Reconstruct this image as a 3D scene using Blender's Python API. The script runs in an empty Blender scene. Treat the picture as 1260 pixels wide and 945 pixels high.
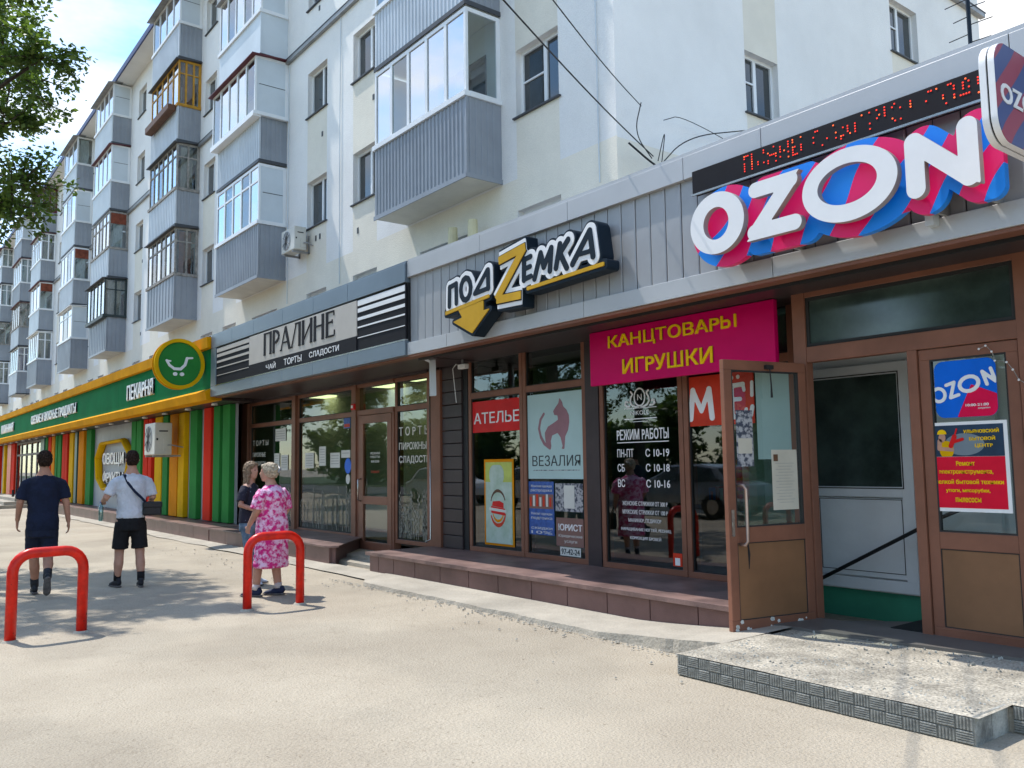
import bpy, bmesh, math, random
import numpy as np
from mathutils import Vector, Matrix, noise
random.seed(7)
R = math.radians
SC = bpy.context.scene
COL = SC.collection

# ------------------------------------------------------------------ camera
YAW, PITCH, ROLL, FPX = R(142.3015), R(5.3546), R(-0.8485), 1050.0
def cam_axes():
    f = Vector((math.cos(PITCH)*math.cos(YAW), math.cos(PITCH)*math.sin(YAW), math.sin(PITCH)))
    rt = Vector((math.sin(YAW), -math.cos(YAW), 0)); up = rt.cross(f)
    return rt*math.cos(ROLL)+up*math.sin(ROLL), up*math.cos(ROLL)-rt*math.sin(ROLL), f
_a, _b, _c = cam_axes()
cd = bpy.data.cameras.new('camera'); cam = bpy.data.objects.new('camera', cd); COL.objects.link(cam)
cd.sensor_width = 36; cd.lens = FPX/1260*36; cd.clip_end = 3000; cd.clip_start = .05
cam.matrix_world = Matrix(((_a.x, _b.x, -_c.x, 0), (_a.y, _b.y, -_c.y, 0), (_a.z, _b.z, -_c.z, 1.54), (0, 0, 0, 1)))
SC.camera = cam

# ------------------------------------------------------------------ light
SUN = Vector((-.46, -.13, .87)).normalized()
w = bpy.data.worlds.new("World"); SC.world = w; w.use_nodes = True
nt = w.node_tree; N = nt.nodes; L = nt.links
bg = N['Background']; bg.inputs[1].default_value = .15
sky = N.new('ShaderNodeTexSky'); sky.sky_type = 'NISHITA'; sky.sun_disc = False
sky.sun_elevation = math.asin(SUN.z); sky.sun_rotation = math.atan2(SUN.x, SUN.y)
sky.air_density = 1.3; sky.dust_density = .15; sky.ozone_density = 2.5
tc = N.new('ShaderNodeTexCoord'); mp = N.new('ShaderNodeMapping'); mp.inputs['Scale'].default_value = (1, 1, 2.6)
mp.inputs['Location'].default_value = (3.1, .4, .2)
no = N.new('ShaderNodeTexNoise'); no.inputs['Scale'].default_value = 1.9; no.inputs['Detail'].default_value = 9; no.inputs['Roughness'].default_value = .58
cr = N.new('ShaderNodeValToRGB'); cr.color_ramp.elements[0].position = .45; cr.color_ramp.elements[1].position = .66
mx = N.new('ShaderNodeMix'); mx.data_type = 'RGBA'
L.new(tc.outputs['Generated'], mp.inputs[0]); L.new(mp.outputs[0], no.inputs[0]); L.new(no.outputs[0], cr.inputs[0])
L.new(cr.outputs[0], mx.inputs[0]); tn = N.new('ShaderNodeMix'); tn.data_type = 'RGBA'; tn.blend_type = 'MULTIPLY'; tn.inputs[0].default_value = 1; tn.inputs[7].default_value = (.72, .86, .95, 1)
L.new(sky.outputs[0], tn.inputs[6]); L.new(tn.outputs[2], mx.inputs[6]); mx.inputs[7].default_value = (4.6, 4.6, 4.6, 1)
L.new(mx.outputs[2], bg.inputs[0])
sd = bpy.data.lights.new('sun', 'SUN'); sd.energy = 2.5; sd.angle = R(.6); sd.color = (1, .955, .89)
so = bpy.data.objects.new('sun', sd); COL.objects.link(so); so.rotation_euler = SUN.to_track_quat('Z', 'Y').to_euler()
SC.view_settings.view_transform = 'Standard'; SC.view_settings.look = 'None'; SC.view_settings.exposure = 1.10
SC.cycles.max_bounces = 10; SC.cycles.diffuse_bounces = 5; SC.cycles.transparent_max_bounces = 16; SC.cycles.use_denoising = True
SC.cycles.caustics_reflective = False; SC.cycles.caustics_refractive = False

# ------------------------------------------------------------------ materials
def mat(name, col, rough=.6, metal=0., var=.12, vs=2.5, bump=0., bs=60., col2=None, lo=.35, hi=.65, spec=.3, fine=.0, fs=90., streak=False):
    m = bpy.data.materials.new(name); m.use_nodes = True; t = m.node_tree; n = t.nodes; l = t.links
    p = n['Principled BSDF']; p.inputs['Roughness'].default_value = rough; p.inputs['Metallic'].default_value = metal
    p.inputs['Specular IOR Level'].default_value = spec
    tc = n.new('ShaderNodeTexCoord')
    c1 = tuple(col)+(1,); c2 = tuple(col2)+(1,) if col2 else tuple(c*(1-var*1.6) for c in col)+(1,)
    no = n.new('ShaderNodeTexNoise'); no.inputs['Scale'].default_value = vs; no.inputs['Detail'].default_value = 7; no.inputs['Roughness'].default_value = .62
    if streak:
        mp = n.new('ShaderNodeMapping'); mp.inputs['Scale'].default_value = (6, 6, .6); l.new(tc.outputs['Object'], mp.inputs[0]); l.new(mp.outputs[0], no.inputs[0])
    else: l.new(tc.outputs['Object'], no.inputs[0])
    r = n.new('ShaderNodeValToRGB'); r.color_ramp.elements[0].position = lo; r.color_ramp.elements[1].position = hi
    r.color_ramp.elements[0].color = c2; r.color_ramp.elements[1].color = c1
    l.new(no.outputs[0], r.inputs[0]); out = r.outputs[0]
    if fine:
        n2 = n.new('ShaderNodeTexNoise'); n2.inputs['Scale'].default_value = fs; n2.inputs['Detail'].default_value = 4; l.new(tc.outputs['Object'], n2.inputs[0])
        mr = n.new('ShaderNodeMapRange'); mr.inputs[1].default_value = .3; mr.inputs[2].default_value = .7; mr.inputs[3].default_value = 1-fine; mr.inputs[4].default_value = 1+fine
        l.new(n2.outputs[0], mr.inputs[0]); mm = n.new('ShaderNodeMix'); mm.data_type = 'RGBA'; mm.blend_type = 'MULTIPLY'; mm.inputs[0].default_value = 1
        l.new(out, mm.inputs[6]); l.new(mr.outputs[0], mm.inputs[7]); out = mm.outputs[2]
    l.new(out, p.inputs['Base Color'])
    if bump:
        n3 = n.new('ShaderNodeTexNoise'); n3.inputs['Scale'].default_value = bs; n3.inputs['Detail'].default_value = 5; l.new(tc.outputs['Object'], n3.inputs[0])
        b = n.new('ShaderNodeBump'); b.inputs['Strength'].default_value = bump; b.inputs['Distance'].default_value = .02
        l.new(n3.outputs[0], b.inputs['Height']); l.new(b.outputs[0], p.inputs['Normal'])
    return m
def glass(name, tint=(.75, .82, .8), base=.07):
    m = bpy.data.materials.new(name); m.use_nodes = True; t = m.node_tree; n = t.nodes; l = t.links
    n.remove(n['Principled BSDF']); o = n['Material Output']
    tr = n.new('ShaderNodeBsdfTransparent'); tr.inputs[0].default_value = tint+(1,)
    gl = n.new('ShaderNodeBsdfGlossy'); gl.inputs['Roughness'].default_value = .015; gl.inputs[0].default_value = (.95, .97, 1, 1)
    fr = n.new('ShaderNodeFresnel'); fr.inputs[0].default_value = 1.5
    mr = n.new('ShaderNodeMapRange'); mr.inputs[3].default_value = base; mr.inputs[4].default_value = 1.0; l.new(fr.outputs[0], mr.inputs[0])
    tc = n.new('ShaderNodeTexCoord'); no = n.new('ShaderNodeTexNoise'); no.inputs['Scale'].default_value = 1.3
    b = n.new('ShaderNodeBump'); b.inputs['Strength'].default_value = .02; b.inputs['Distance'].default_value = .08
    l.new(tc.outputs['Object'], no.inputs[0]); l.new(no.outputs[0], b.inputs['Height']); l.new(b.outputs[0], gl.inputs['Normal'])
    ge = n.new('ShaderNodeNewGeometry'); iv = n.new('ShaderNodeMath'); iv.operation = 'SUBTRACT'; iv.inputs[0].default_value = 1; l.new(ge.outputs['Backfacing'], iv.inputs[1])
    fm = n.new('ShaderNodeMath'); fm.operation = 'MULTIPLY'; l.new(mr.outputs[0], fm.inputs[0]); l.new(iv.outputs[0], fm.inputs[1])
    mx = n.new('ShaderNodeMixShader'); l.new(fm.outputs[0], mx.inputs[0]); l.new(tr.outputs[0], mx.inputs[1]); l.new(gl.outputs[0], mx.inputs[2])
    l.new(mx.outputs[0], o.inputs[0]); return m
def emit(name, col, s):
    m = bpy.data.materials.new(name); m.use_nodes = True; p = m.node_tree.nodes['Principled BSDF']
    p.inputs['Base Color'].default_value = col+(1,); p.inputs['Emission Color'].default_value = col+(1,); p.inputs['Emission Strength'].default_value = s
    return m
def stripes(name, c1, c2, sc, ang, axes='xz', rough=.4):
    """two flat printed colours in broad diagonal stripes"""
    m = bpy.data.materials.new(name); m.use_nodes = True; t = m.node_tree; n = t.nodes; l = t.links; p = n['Principled BSDF']
    p.inputs['Roughness'].default_value = rough
    tc = n.new('ShaderNodeTexCoord'); sx = n.new('ShaderNodeSeparateXYZ'); l.new(tc.outputs['Object'], sx.inputs[0])
    a = n.new('ShaderNodeMath'); a.operation = 'MULTIPLY'; a.inputs[1].default_value = math.cos(ang)*sc; l.new(sx.outputs['X' if axes[0] == 'x' else 'Y'], a.inputs[0])
    b = n.new('ShaderNodeMath'); b.operation = 'MULTIPLY'; b.inputs[1].default_value = math.sin(ang)*sc; l.new(sx.outputs['Z'], b.inputs[0])
    s = n.new('ShaderNodeMath'); s.operation = 'ADD'; l.new(a.outputs[0], s.inputs[0]); l.new(b.outputs[0], s.inputs[1])
    no = n.new('ShaderNodeTexNoise'); no.inputs['Scale'].default_value = 1.6; no.inputs['Detail'].default_value = 0; l.new(tc.outputs['Object'], no.inputs[0])
    s2 = n.new('ShaderNodeMath'); s2.operation = 'MULTIPLY_ADD'; s2.inputs[1].default_value = .9; l.new(no.outputs[0], s2.inputs[0]); l.new(s.outputs[0], s2.inputs[2])
    f = n.new('ShaderNodeMath'); f.operation = 'FRACT'; l.new(s2.outputs[0], f.inputs[0])
    g = n.new('ShaderNodeMath'); g.operation = 'GREATER_THAN'; g.inputs[1].default_value = .52; l.new(f.outputs[0], g.inputs[0])
    mx = n.new('ShaderNodeMix'); mx.data_type = 'RGBA'; mx.inputs[6].default_value = c1+(1,); mx.inputs[7].default_value = c2+(1,)
    l.new(g.outputs[0], mx.inputs[0]); l.new(mx.outputs[2], p.inputs['Base Color']); return m

M = dict(
 wall=mat('white render', (.80, .79, .765), .85, var=.055, vs=.8, bump=.35, bs=45, fine=.06),
 beige=mat('beige render', (.78, .735, .63), .85, var=.07, vs=.9, bump=.35, bs=45, fine=.06),
 plaster=mat('balcony underside plaster', (.68, .66, .58), .9, var=.1, vs=1.5, bump=.2),
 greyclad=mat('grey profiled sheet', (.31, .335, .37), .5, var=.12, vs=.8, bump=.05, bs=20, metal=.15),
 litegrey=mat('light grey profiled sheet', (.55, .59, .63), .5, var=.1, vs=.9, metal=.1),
 whitepvc=mat('white window plastic', (.78, .80, .81), .35, var=.05, vs=2),
 whitepan=mat('white panel', (.60, .66, .70), .45, var=.08, vs=.8),
 brownwood=mat('varnished brown wood', (.16, .075, .04), .6, var=.3, vs=9),
 yellowwood=mat('ochre painted wood', (.55, .28, .03), .5, var=.2, vs=6),
 darkframe=mat('dark green window frame', (.04, .055, .055), .5),
 greywood=mat('weathered grey wood frame', (.36, .34, .31), .8, var=.3, vs=8),
 redlip=mat('dark red metal flashing', (.11, .02, .03), .5),
 darkedge=mat('dark grey flashing', (.07, .075, .085), .55),
 tin=mat('galvanised tin', (.36, .36, .36), .5, metal=.4, var=.2),
 winglass=mat('dark window glass', (.035, .045, .05), .06, var=.3, vs=1.2, spec=.9),
 pane=glass('balcony glass', (.8, .86, .86), .12), panebright=glass('coated balcony glass', (.7, .76, .78), .55),
 shopglass=glass('shop glass', (.50, .60, .55), .055),
 curtain=mat('beige curtain', (.48, .42, .36), .9, var=.35, vs=9, streak=True),
 curtainr=mat('rust red curtain', (.25, .07, .04), .9, var=.3, vs=6),
 curtainb=mat('blue curtain', (.03, .07, .24), .9, var=.4, vs=6, streak=True),
 curtainw=mat('white net curtain', (.62, .64, .66), .9, var=.3, vs=9, streak=True),
 roofm=mat('grey roof sheet', (.2, .2, .21), .6),
 blue=mat('dark blue fascia edge', (.03, .045, .14), .5),
 steel=mat('composite panel grey', (.50, .505, .515), .42, var=.07, vs=.7, metal=.25, bump=.02, bs=8),
 steel2=mat('ribbed grey facade sheet', (.40, .40, .41), .45, var=.1, vs=1.1, metal=.3, bump=.03, bs=6),
 blsteel=mat('blue grey composite panel', (.20, .245, .29), .35, var=.1, vs=.6, metal=.35, bump=.02, bs=8),
 cream=mat('cream sign board', (.50, .465, .42), .5, var=.05),
 black=mat('black sign film', (.018, .018, .022), .65, spec=.12),
 white=mat('white sign plastic', (.82, .82, .83), .35, var=.04),
 edgegrey=mat('letter edge grey beige', (.36, .33, .30), .5),
 gold=mat('gold ochre sign film', (.60, .34, .02), .4, var=.1, spec=.2),
 navyblack=mat('blue black sign casing', (.012, .022, .035), .5, spec=.15),
 brown=mat('brown painted aluminium', (.25, .105, .065), .42, var=.18, vs=1.6, bump=.02, bs=15),
 brown2=mat('brown door panel', (.25, .125, .062), .45, var=.18, vs=1.1),
 granite=mat('maroon brown plinth panel', (.19, .105, .095), .38, var=.25, vs=1.3, fine=.12, fs=120),
 ledge=mat('worn plinth top sheet', (.25, .16, .14), .45, var=.45, vs=2.2, col2=(.10, .065, .06), fine=.1),
 siding=mat('dark brown siding plank', (.055, .04, .042), .4, var=.15),
 dark=mat('near black trim', (.02, .02, .022), .5),
 gasket=mat('charcoal rubber', (.03, .03, .03), .6),
 magenta=mat('magenta banner', (.66, .0, .12), .4, var=.12, vs=1, spec=.15),
 yellowt=mat('yellow lettering', (.95, .60, .003), .45, spec=.15),
 redsign=mat('red sign film', (.66, .01, .012), .4, spec=.2),
 orred=mat('orange red film', (.68, .05, .02), .4, var=.2, spec=.2),
 green=mat('green composite fascia', (.004, .19, .06), .75, var=.14, vs=1.1, spec=.06),
 greenfin=mat('green metal fin', (.035, .23, .05), .75, var=.14, vs=1.1, spec=.06),
 redfin=mat('red metal fin', (.68, .035, .015), .75, var=.14, vs=1.1, spec=.06),
 yelfin=mat('yellow metal fin', (.74, .42, .006), .75, var=.14, vs=1.1, spec=.06),
 orfin=mat('orange metal fin', (.72, .26, .006), .75, var=.14, vs=1.1, spec=.06),
 tealfin=mat('dark teal metal fin', (.03, .11, .10), .45),
 yellow=mat('amber fascia band', (.74, .33, .004), .75, var=.14, vs=1.1, spec=.06),
 greypan=mat('pale grey wall sheet', (.36, .38, .41), .5, var=.1, vs=.8),
 concrete=mat('pale concrete', (.44, .40, .33), .9, var=.18, vs=1.4, bump=.5, bs=40, fine=.12, fs=60),
 asphalt=mat('dusty asphalt', (.43, .375, .29), .92, var=.2, vs=.55, col2=(.345, .295, .225), lo=.33, hi=.62, bump=.8, bs=60, fine=.15, fs=85),
 roadm=mat('grey road asphalt', (.10, .10, .10), .9, var=.2),
 grass=mat('grass', (.06, .10, .03), .9, var=.4, vs=12),
 gravel=mat('exposed pebble concrete', (.50, .455, .37), .9, var=.3, vs=3, bump=.8, bs=60, fine=.45, fs=60),
 tile=mat('grey green relief tile', (.44, .44, .40), .8, var=.45, vs=5, bump=.3, bs=60, fine=.15),
 hoop=mat('red gloss paint', (.75, .018, .006), .33, var=.22, vs=9, bump=.15, bs=18),
 skin=mat('skin', (.50, .27, .19), .55, var=.12, vs=12),
 skin2=mat('tanned skin', (.44, .22, .145), .55, var=.12, vs=12),
 hairb=mat('dark brown hair', (.05, .03, .022), .75, var=.6, vs=60, spec=.08),
 hairg=mat('blond grey hair', (.55, .45, .32), .6, var=.4, vs=35),
 hairl=mat('dark blond hair', (.34, .23, .14), .6, var=.5, vs=30, streak=True),
 navy=mat('navy cotton', (.010, .016, .042), .9, var=.3, vs=5, bump=.3, bs=12),
 navy2=mat('dark navy shorts cloth', (.014, .02, .045), .9, var=.3, vs=5, bump=.3, bs=12),
 tee=mat('white grey cotton', (.62, .64, .70), .9, var=.2, vs=5, bump=.5, bs=9),
 blackc=mat('black cloth', (.012, .012, .014), .85, var=.3, vs=5, bump=.3, bs=12),
 shoe=mat('dark sneaker', (.03, .032, .04), .7, var=.4, vs=20),
 sole=mat('grey rubber sole', (.17, .155, .15), .8, var=.3, vs=25),
 shoeb=mat('dark blue shoe', (.012, .02, .06), .7), shoew=mat('white blue shoe', (.55, .6, .68), .7),
 sockw=mat('pale sock', (.6, .55, .55), .9),
 jeans=mat('faded blue jeans', (.16, .24, .33), .9, var=.35, vs=9),
 dress=mat('pink floral fabric', (.80, .52, .70), .85, vs=15, col2=(.60, .02, .20), lo=.44, hi=.57, bump=.5, bs=8),
 tee2=mat('black tee with pale print', (.02, .02, .035), .85, vs=22, col2=(.25, .3, .4), lo=.28, hi=.36),
 bag=mat('black leather', (.015, .015, .018), .42, var=.2, bump=.3, bs=25),
 bottle=glass('teal plastic', (.45, .72, .74), .12),
 acm=mat('off white air conditioner casing', (.62, .60, .54), .45, var=.08),
 bark=mat('tree bark', (.09, .07, .05), .9, var=.4, vs=8, bump=.8, bs=25),
 leaf=mat('leaf green', (.12, .16, .03), .5, var=.5, vs=3.5, col2=(.035, .085, .03), lo=.35, hi=.65),
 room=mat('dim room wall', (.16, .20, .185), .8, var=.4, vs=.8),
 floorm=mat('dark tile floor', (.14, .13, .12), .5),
 posterred=mat('poster red print', (.76, .004, .035), .4, spec=.2), doorglass=glass('clear door glass', (.86, .90, .88), .02), chip=mat('dark primer where paint has chipped', (.12, .03, .02), .8), 
 rubber=mat('black ribbed door mat', (.02, .025, .025), .9),
 inngrn=mat('green painted base', (.05, .28, .17), .6, var=.15),
 inngrey=mat('pale grey door panel', (.76, .79, .81), .5, var=.06),
 inngl=mat('dark inner glass', (.055, .085, .075), .1, var=.4, vs=2, spec=.8),
 stain=mat('stainless steel', (.5, .48, .46), .25, metal=.9),
 copper=mat('brownish steel pull', (.45, .32, .27), .3, metal=.7),
 paper=mat('paper', (.66, .66, .62), .8, var=.06), paperw=mat('yellowed paper', (.60, .56, .47), .8, var=.1),
 ltblue=mat('pale blue poster', (.42, .58, .58), .6, var=.05),
 catc=mat('dusty pink print', (.33, .17, .20), .6), charc=mat('charcoal print', (.05, .06, .065), .6),
 bluep=mat('blue poster', (.05, .13, .45), .5, var=.3, vs=20), brownp=mat('brown poster', (.24, .13, .11), .6),
 photo=mat('printed photo patches', (.4, .4, .42), .6, vs=22, col2=(.05, .06, .09), lo=.44, hi=.55),
 ozblue=mat('bright blue film', (.0, .14, .74), .35, spec=.2), ozpink=mat('hot pink film', (.78, .0, .07), .35, spec=.2), oznavy=mat('night blue print', (.02, .05, .10), .5, var=.3),
 beer=mat('pale green poster', (.46, .56, .50), .5, vs=7, col2=(.34, .46, .36)), lime=mat('lime poster top', (.48, .55, .12), .5, vs=6),
 frost=mat('frosted film pale', (.34, .33, .28), .7, var=.2),
 led=emit('red led', (.9, .03, .01), .55), ledor=emit('orange led', (1, .12, .02), .7),
 lamp=emit('lit ceiling lamp', (1, .86, .5), 2.2),
 carw=mat('white car paint', (.7, .7, .7), .2, var=.02), carr=mat('silver car paint', (.35, .37, .4), .2, metal=.5), tyre=mat('tyre', (.02, .02, .02), .8),
 cable=mat('black cable', (.015, .015, .018), .6), creamp=mat('cream painted metal', (.66, .60, .38), .5),
)
lf = M['leaf'].node_tree; pb = lf.nodes['Principled BSDF']; tl_ = lf.nodes.new('ShaderNodeBsdfTranslucent'); tl_.inputs[0].default_value = (.16, .26, .03, 1)
ms = lf.nodes.new('ShaderNodeMixShader'); ms.inputs[0].default_value = .38; lf.links.new(pb.outputs[0], ms.inputs[1]); lf.links.new(tl_.outputs[0], ms.inputs[2]); lf.links.new(ms.outputs[0], lf.nodes['Material Output'].inputs[0])
def enrich_ground(m):
    # worn patches, dark grit specks and hairline cracks on top of the dusty base
    t = m.node_tree; n = t.nodes; l = t.links; p = n['Principled BSDF']; src = p.inputs['Base Color'].links[0].from_socket
    tc = n.new('ShaderNodeTexCoord')
    def mul(src, fac, col):
        mm = n.new('ShaderNodeMix'); mm.data_type = 'RGBA'; mm.blend_type = 'MULTIPLY'; l.new(fac, mm.inputs[0]); l.new(src, mm.inputs[6]); mm.inputs[7].default_value = col; return mm.outputs[2]
    a = n.new('ShaderNodeTexNoise'); a.inputs['Scale'].default_value = 21; a.inputs['Detail'].default_value = 6; a.inputs['Roughness'].default_value = .75; l.new(tc.outputs['Object'], a.inputs[0])
    ra = n.new('ShaderNodeValToRGB'); ra.color_ramp.elements[0].position = .60; ra.color_ramp.elements[1].position = .70; l.new(a.outputs[0], ra.inputs[0]); src = mul(src, ra.outputs[0], (.55, .52, .48, 1))
    v = n.new('ShaderNodeTexVoronoi'); v.feature = 'DISTANCE_TO_EDGE'; v.inputs['Scale'].default_value = .55
    w_ = n.new('ShaderNodeTexNoise'); w_.inputs['Scale'].default_value = 2.2; w_.inputs['Detail'].default_value = 6; l.new(tc.outputs['Object'], w_.inputs[0])
    mx2 = n.new('ShaderNodeVectorMath'); mx2.operation = 'MULTIPLY_ADD'; mx2.inputs[1].default_value = (.9, .9, .9); l.new(w_.outputs[1], mx2.inputs[0]); l.new(tc.outputs['Object'], mx2.inputs[2]); l.new(mx2.outputs[0], v.inputs[0])
    rv = n.new('ShaderNodeValToRGB'); rv.color_ramp.elements[0].position = .0; rv.color_ramp.elements[0].color = (.26, .26, .26, 1); rv.color_ramp.elements[1].position = .005; rv.color_ramp.elements[1].color = (0, 0, 0, 1); l.new(v.outputs[0], rv.inputs[0]); src = mul(src, rv.outputs[0], (.5, .47, .42, 1))
    b = n.new('ShaderNodeTexNoise'); b.inputs['Scale'].default_value = .42; b.inputs['Detail'].default_value = 3; l.new(tc.outputs['Object'], b.inputs[0])
    rb_ = n.new('ShaderNodeValToRGB'); rb_.color_ramp.elements[0].position = .5; rb_.color_ramp.elements[1].position = .56; rb_.color_ramp.elements[1].color = (.6, .6, .6, 1); l.new(b.outputs[0], rb_.inputs[0]); src = mul(src, rb_.outputs[0], (.86, .87, .88, 1))
    l.new(src, p.inputs['Base Color'])
enrich_ground(M['asphalt'])
M['oz'] = stripes('pink and blue striped acrylic', (.80, .0, .13), (.0, .22, .80), 2.6, R(-38))
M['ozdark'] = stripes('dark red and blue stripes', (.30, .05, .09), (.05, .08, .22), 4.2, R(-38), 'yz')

# ------------------------------------------------------------------ mesh helpers
class MB:
    def __init__(s): s.v = []; s.f = []; s.m = []; s.cur = 0
    def quad(s, *p):
        i = len(s.v); s.v += [tuple(q) for q in p]; s.f.append(tuple(range(i, i+len(p)))); s.m.append(s.cur); return s
    def box(s, x0, x1, y0, y1, z0, z1, m=None):
        if m is not None: s.cur = m
        x0, x1 = min(x0, x1), max(x0, x1); y0, y1 = min(y0, y1), max(y0, y1); z0, z1 = min(z0, z1), max(z0, z1)
        i = len(s.v); s.v += [(x, y, z) for z in (z0, z1) for y in (y0, y1) for x in (x0, x1)]
        for f in ((0, 2, 3, 1), (4, 5, 7, 6), (0, 1, 5, 4), (2, 6, 7, 3), (0, 4, 6, 2), (1, 3, 7, 5)):
            s.f.append(tuple(i+k for k in f)); s.m.append(s.cur)
        return s
    def prism(s, poly, y0, y1, axis='y', m=None):
        """poly in (a,b) plane; axis y: (x,z), axis x: (y,z), axis z: (x,y)"""
        if m is not None: s.cur = m
        g = {'y': lambda a, b, c: (a, c, b), 'x': lambda a, b, c: (c, a, b), 'z': lambda a, b, c: (a, b, c)}[axis]
        i = len(s.v); n = len(poly)
        s.v += [g(a, b, y0) for a, b in poly]+[g(a, b, y1) for a, b in poly]
        s.f.append(tuple(i+k for k in range(n))); s.f.append(tuple(i+n+k for k in reversed(range(n)))); s.m += [s.cur]*2
        for k in range(n):
            s.f.append((i+k, i+n+k, i+n+(k+1) % n, i+(k+1) % n)); s.m.append(s.cur)
        return s
    def tube(s, pts, rad, n=10, cap=True, flat=None, m=None):
        if m is not None: s.cur = m
        pts = [Vector(p) for p in pts]; k = len(pts)
        if not hasattr(rad, '__len__'): rad = [rad]*k
        i = len(s.v); u = None
        for j, p in enumerate(pts):
            d = (pts[min(j+1, k-1)]-pts[max(j-1, 0)]).normalized()
            if u is None:
                u = flat.copy() if flat is not None else (Vector((0, 0, 1)) if abs(d.z) < .9 else Vector((1, 0, 0)))
            u = (u-d*u.dot(d)).normalized(); v = d.cross(u); r = rad[j]
            ru, rv = r if hasattr(r, '__len__') else (r, r)
            s.v += [tuple(p+u*ru*math.cos(2*math.pi*q/n)+v*rv*math.sin(2*math.pi*q/n)) for q in range(n)]
        for j in range(k-1):
            for q in range(n):
                a = i+j*n+q; b = i+j*n+(q+1) % n; s.f.append((a, b, b+n, a+n)); s.m.append(s.cur)
        if cap:
            s.f.append(tuple(i+q for q in reversed(range(n)))); s.f.append(tuple(i+(k-1)*n+q for q in range(n))); s.m += [s.cur]*2
        return s
    def rings(s, R_, n=16, m=None):
        """closed loft along z: (cx,cy,z,rx,ry)"""
        if m is not None: s.cur = m
        i = len(s.v)
        for cx, cy, z, rx, ry in R_:
            s.v += [(cx+rx*math.cos(2*math.pi*q/n), cy+ry*math.sin(2*math.pi*q/n), z) for q in range(n)]
        k = len(R_)
        up = R_[-1][2] > R_[0][2]
        for j in range(k-1):
            for q in range(n):
                a = i+j*n+q; b = i+j*n+(q+1) % n; s.f.append((a, b, b+n, a+n) if up else (a, a+n, b+n, b)); s.m.append(s.cur)
        s.f.append(tuple(i+q for q in (reversed(range(n)) if up else range(n)))); s.f.append(tuple(i+(k-1)*n+q for q in (range(n) if up else reversed(range(n))))); s.m += [s.cur]*2
        return s
    def ball(s, c, rx, ry, rz, n=12, m=None):
        c = Vector(c)
        return s.rings([(c.x, c.y, c.z+rz*math.sin(t), max(.001, rx*math.cos(t)), max(.001, ry*math.cos(t))) for t in [R(a) for a in range(-90, 91, 20)]], n, m)
    def mesh(s, name, mats):
        me = bpy.data.meshes.new(name); me.from_pydata(s.v, [], s.f)
        for mt in (mats if isinstance(mats, (list, tuple)) else [mats]): me.materials.append(M[mt] if isinstance(mt, str) else mt)
        me.polygons.foreach_set('material_index', s.m); me.update(); return me

def link(name, me, parent=None, loc=None, **kw):
    o = bpy.data.objects.new(name, me); COL.objects.link(o)
    if parent: o.parent = parent
    if loc: o.location = loc
    for k, v in kw.items(): o[{'cat': 'category'}.get(k, k)] = v
    return o
def B(name, mb, mats, parent=None, smooth=False, bevel=0, **kw):
    me = mb.mesh(name, mats)
    if smooth: me.polygons.foreach_set('use_smooth', [True]*len(me.polygons))
    o = link(name, me, parent, **kw)
    if bevel:
        b = o.modifiers.new('bevel', 'BEVEL'); b.width = bevel; b.segments = 2; b.limit_method = 'ANGLE'
    return o
def box(name, x0, x1, y0, y1, z0, z1, m, parent=None, bevel=0, **kw):
    return B(name, MB().box(x0, x1, y0, y1, z0, z1), m, parent, bevel=bevel, **kw)
def empty(name, loc=(0, 0, 0), rz=0, **kw):
    o = link(name, None, None, **kw); o.location = loc; o.rotation_euler = (0, 0, rz); return o
WORK = bpy.data.scenes.new('work')
def evalmesh(me, mods):
    o = bpy.data.objects.new('tmp', me); WORK.collection.objects.link(o)
    for t, d in mods:
        md = o.modifiers.new(t, t)
        for k, v in d.items(): setattr(md, k, v)
    WORK.view_layers[0].update(); dg = WORK.view_layers[0].depsgraph
    r = bpy.data.meshes.new_from_object(o.evaluated_get(dg)); bpy.data.objects.remove(o); return r
def blob(name, mb, m, parent, vox=.012, sm=2, disp=0, **kw):
    me = evalmesh(mb.mesh('tmp', m), [('REMESH', dict(mode='VOXEL', voxel_size=vox)), ('SMOOTH', dict(iterations=sm*2, factor=.6))])
    me.materials.clear(); me.materials.append(M[m])
    if disp:
        nn = [v.normal.copy() for v in me.vertices]; cc = [v.co.copy() for v in me.vertices]
        out = []
        for c, q in zip(cc, nn): out += list(c+q*disp*(noise.noise(c*38)+noise.noise(Vector((c.x*90, c.y*90, c.z*30)))))
        me.vertices.foreach_set('co', out)
    me.polygons.foreach_set('use_smooth', [True]*len(me.polygons))
    return link(name, me, parent, **kw)

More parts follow.
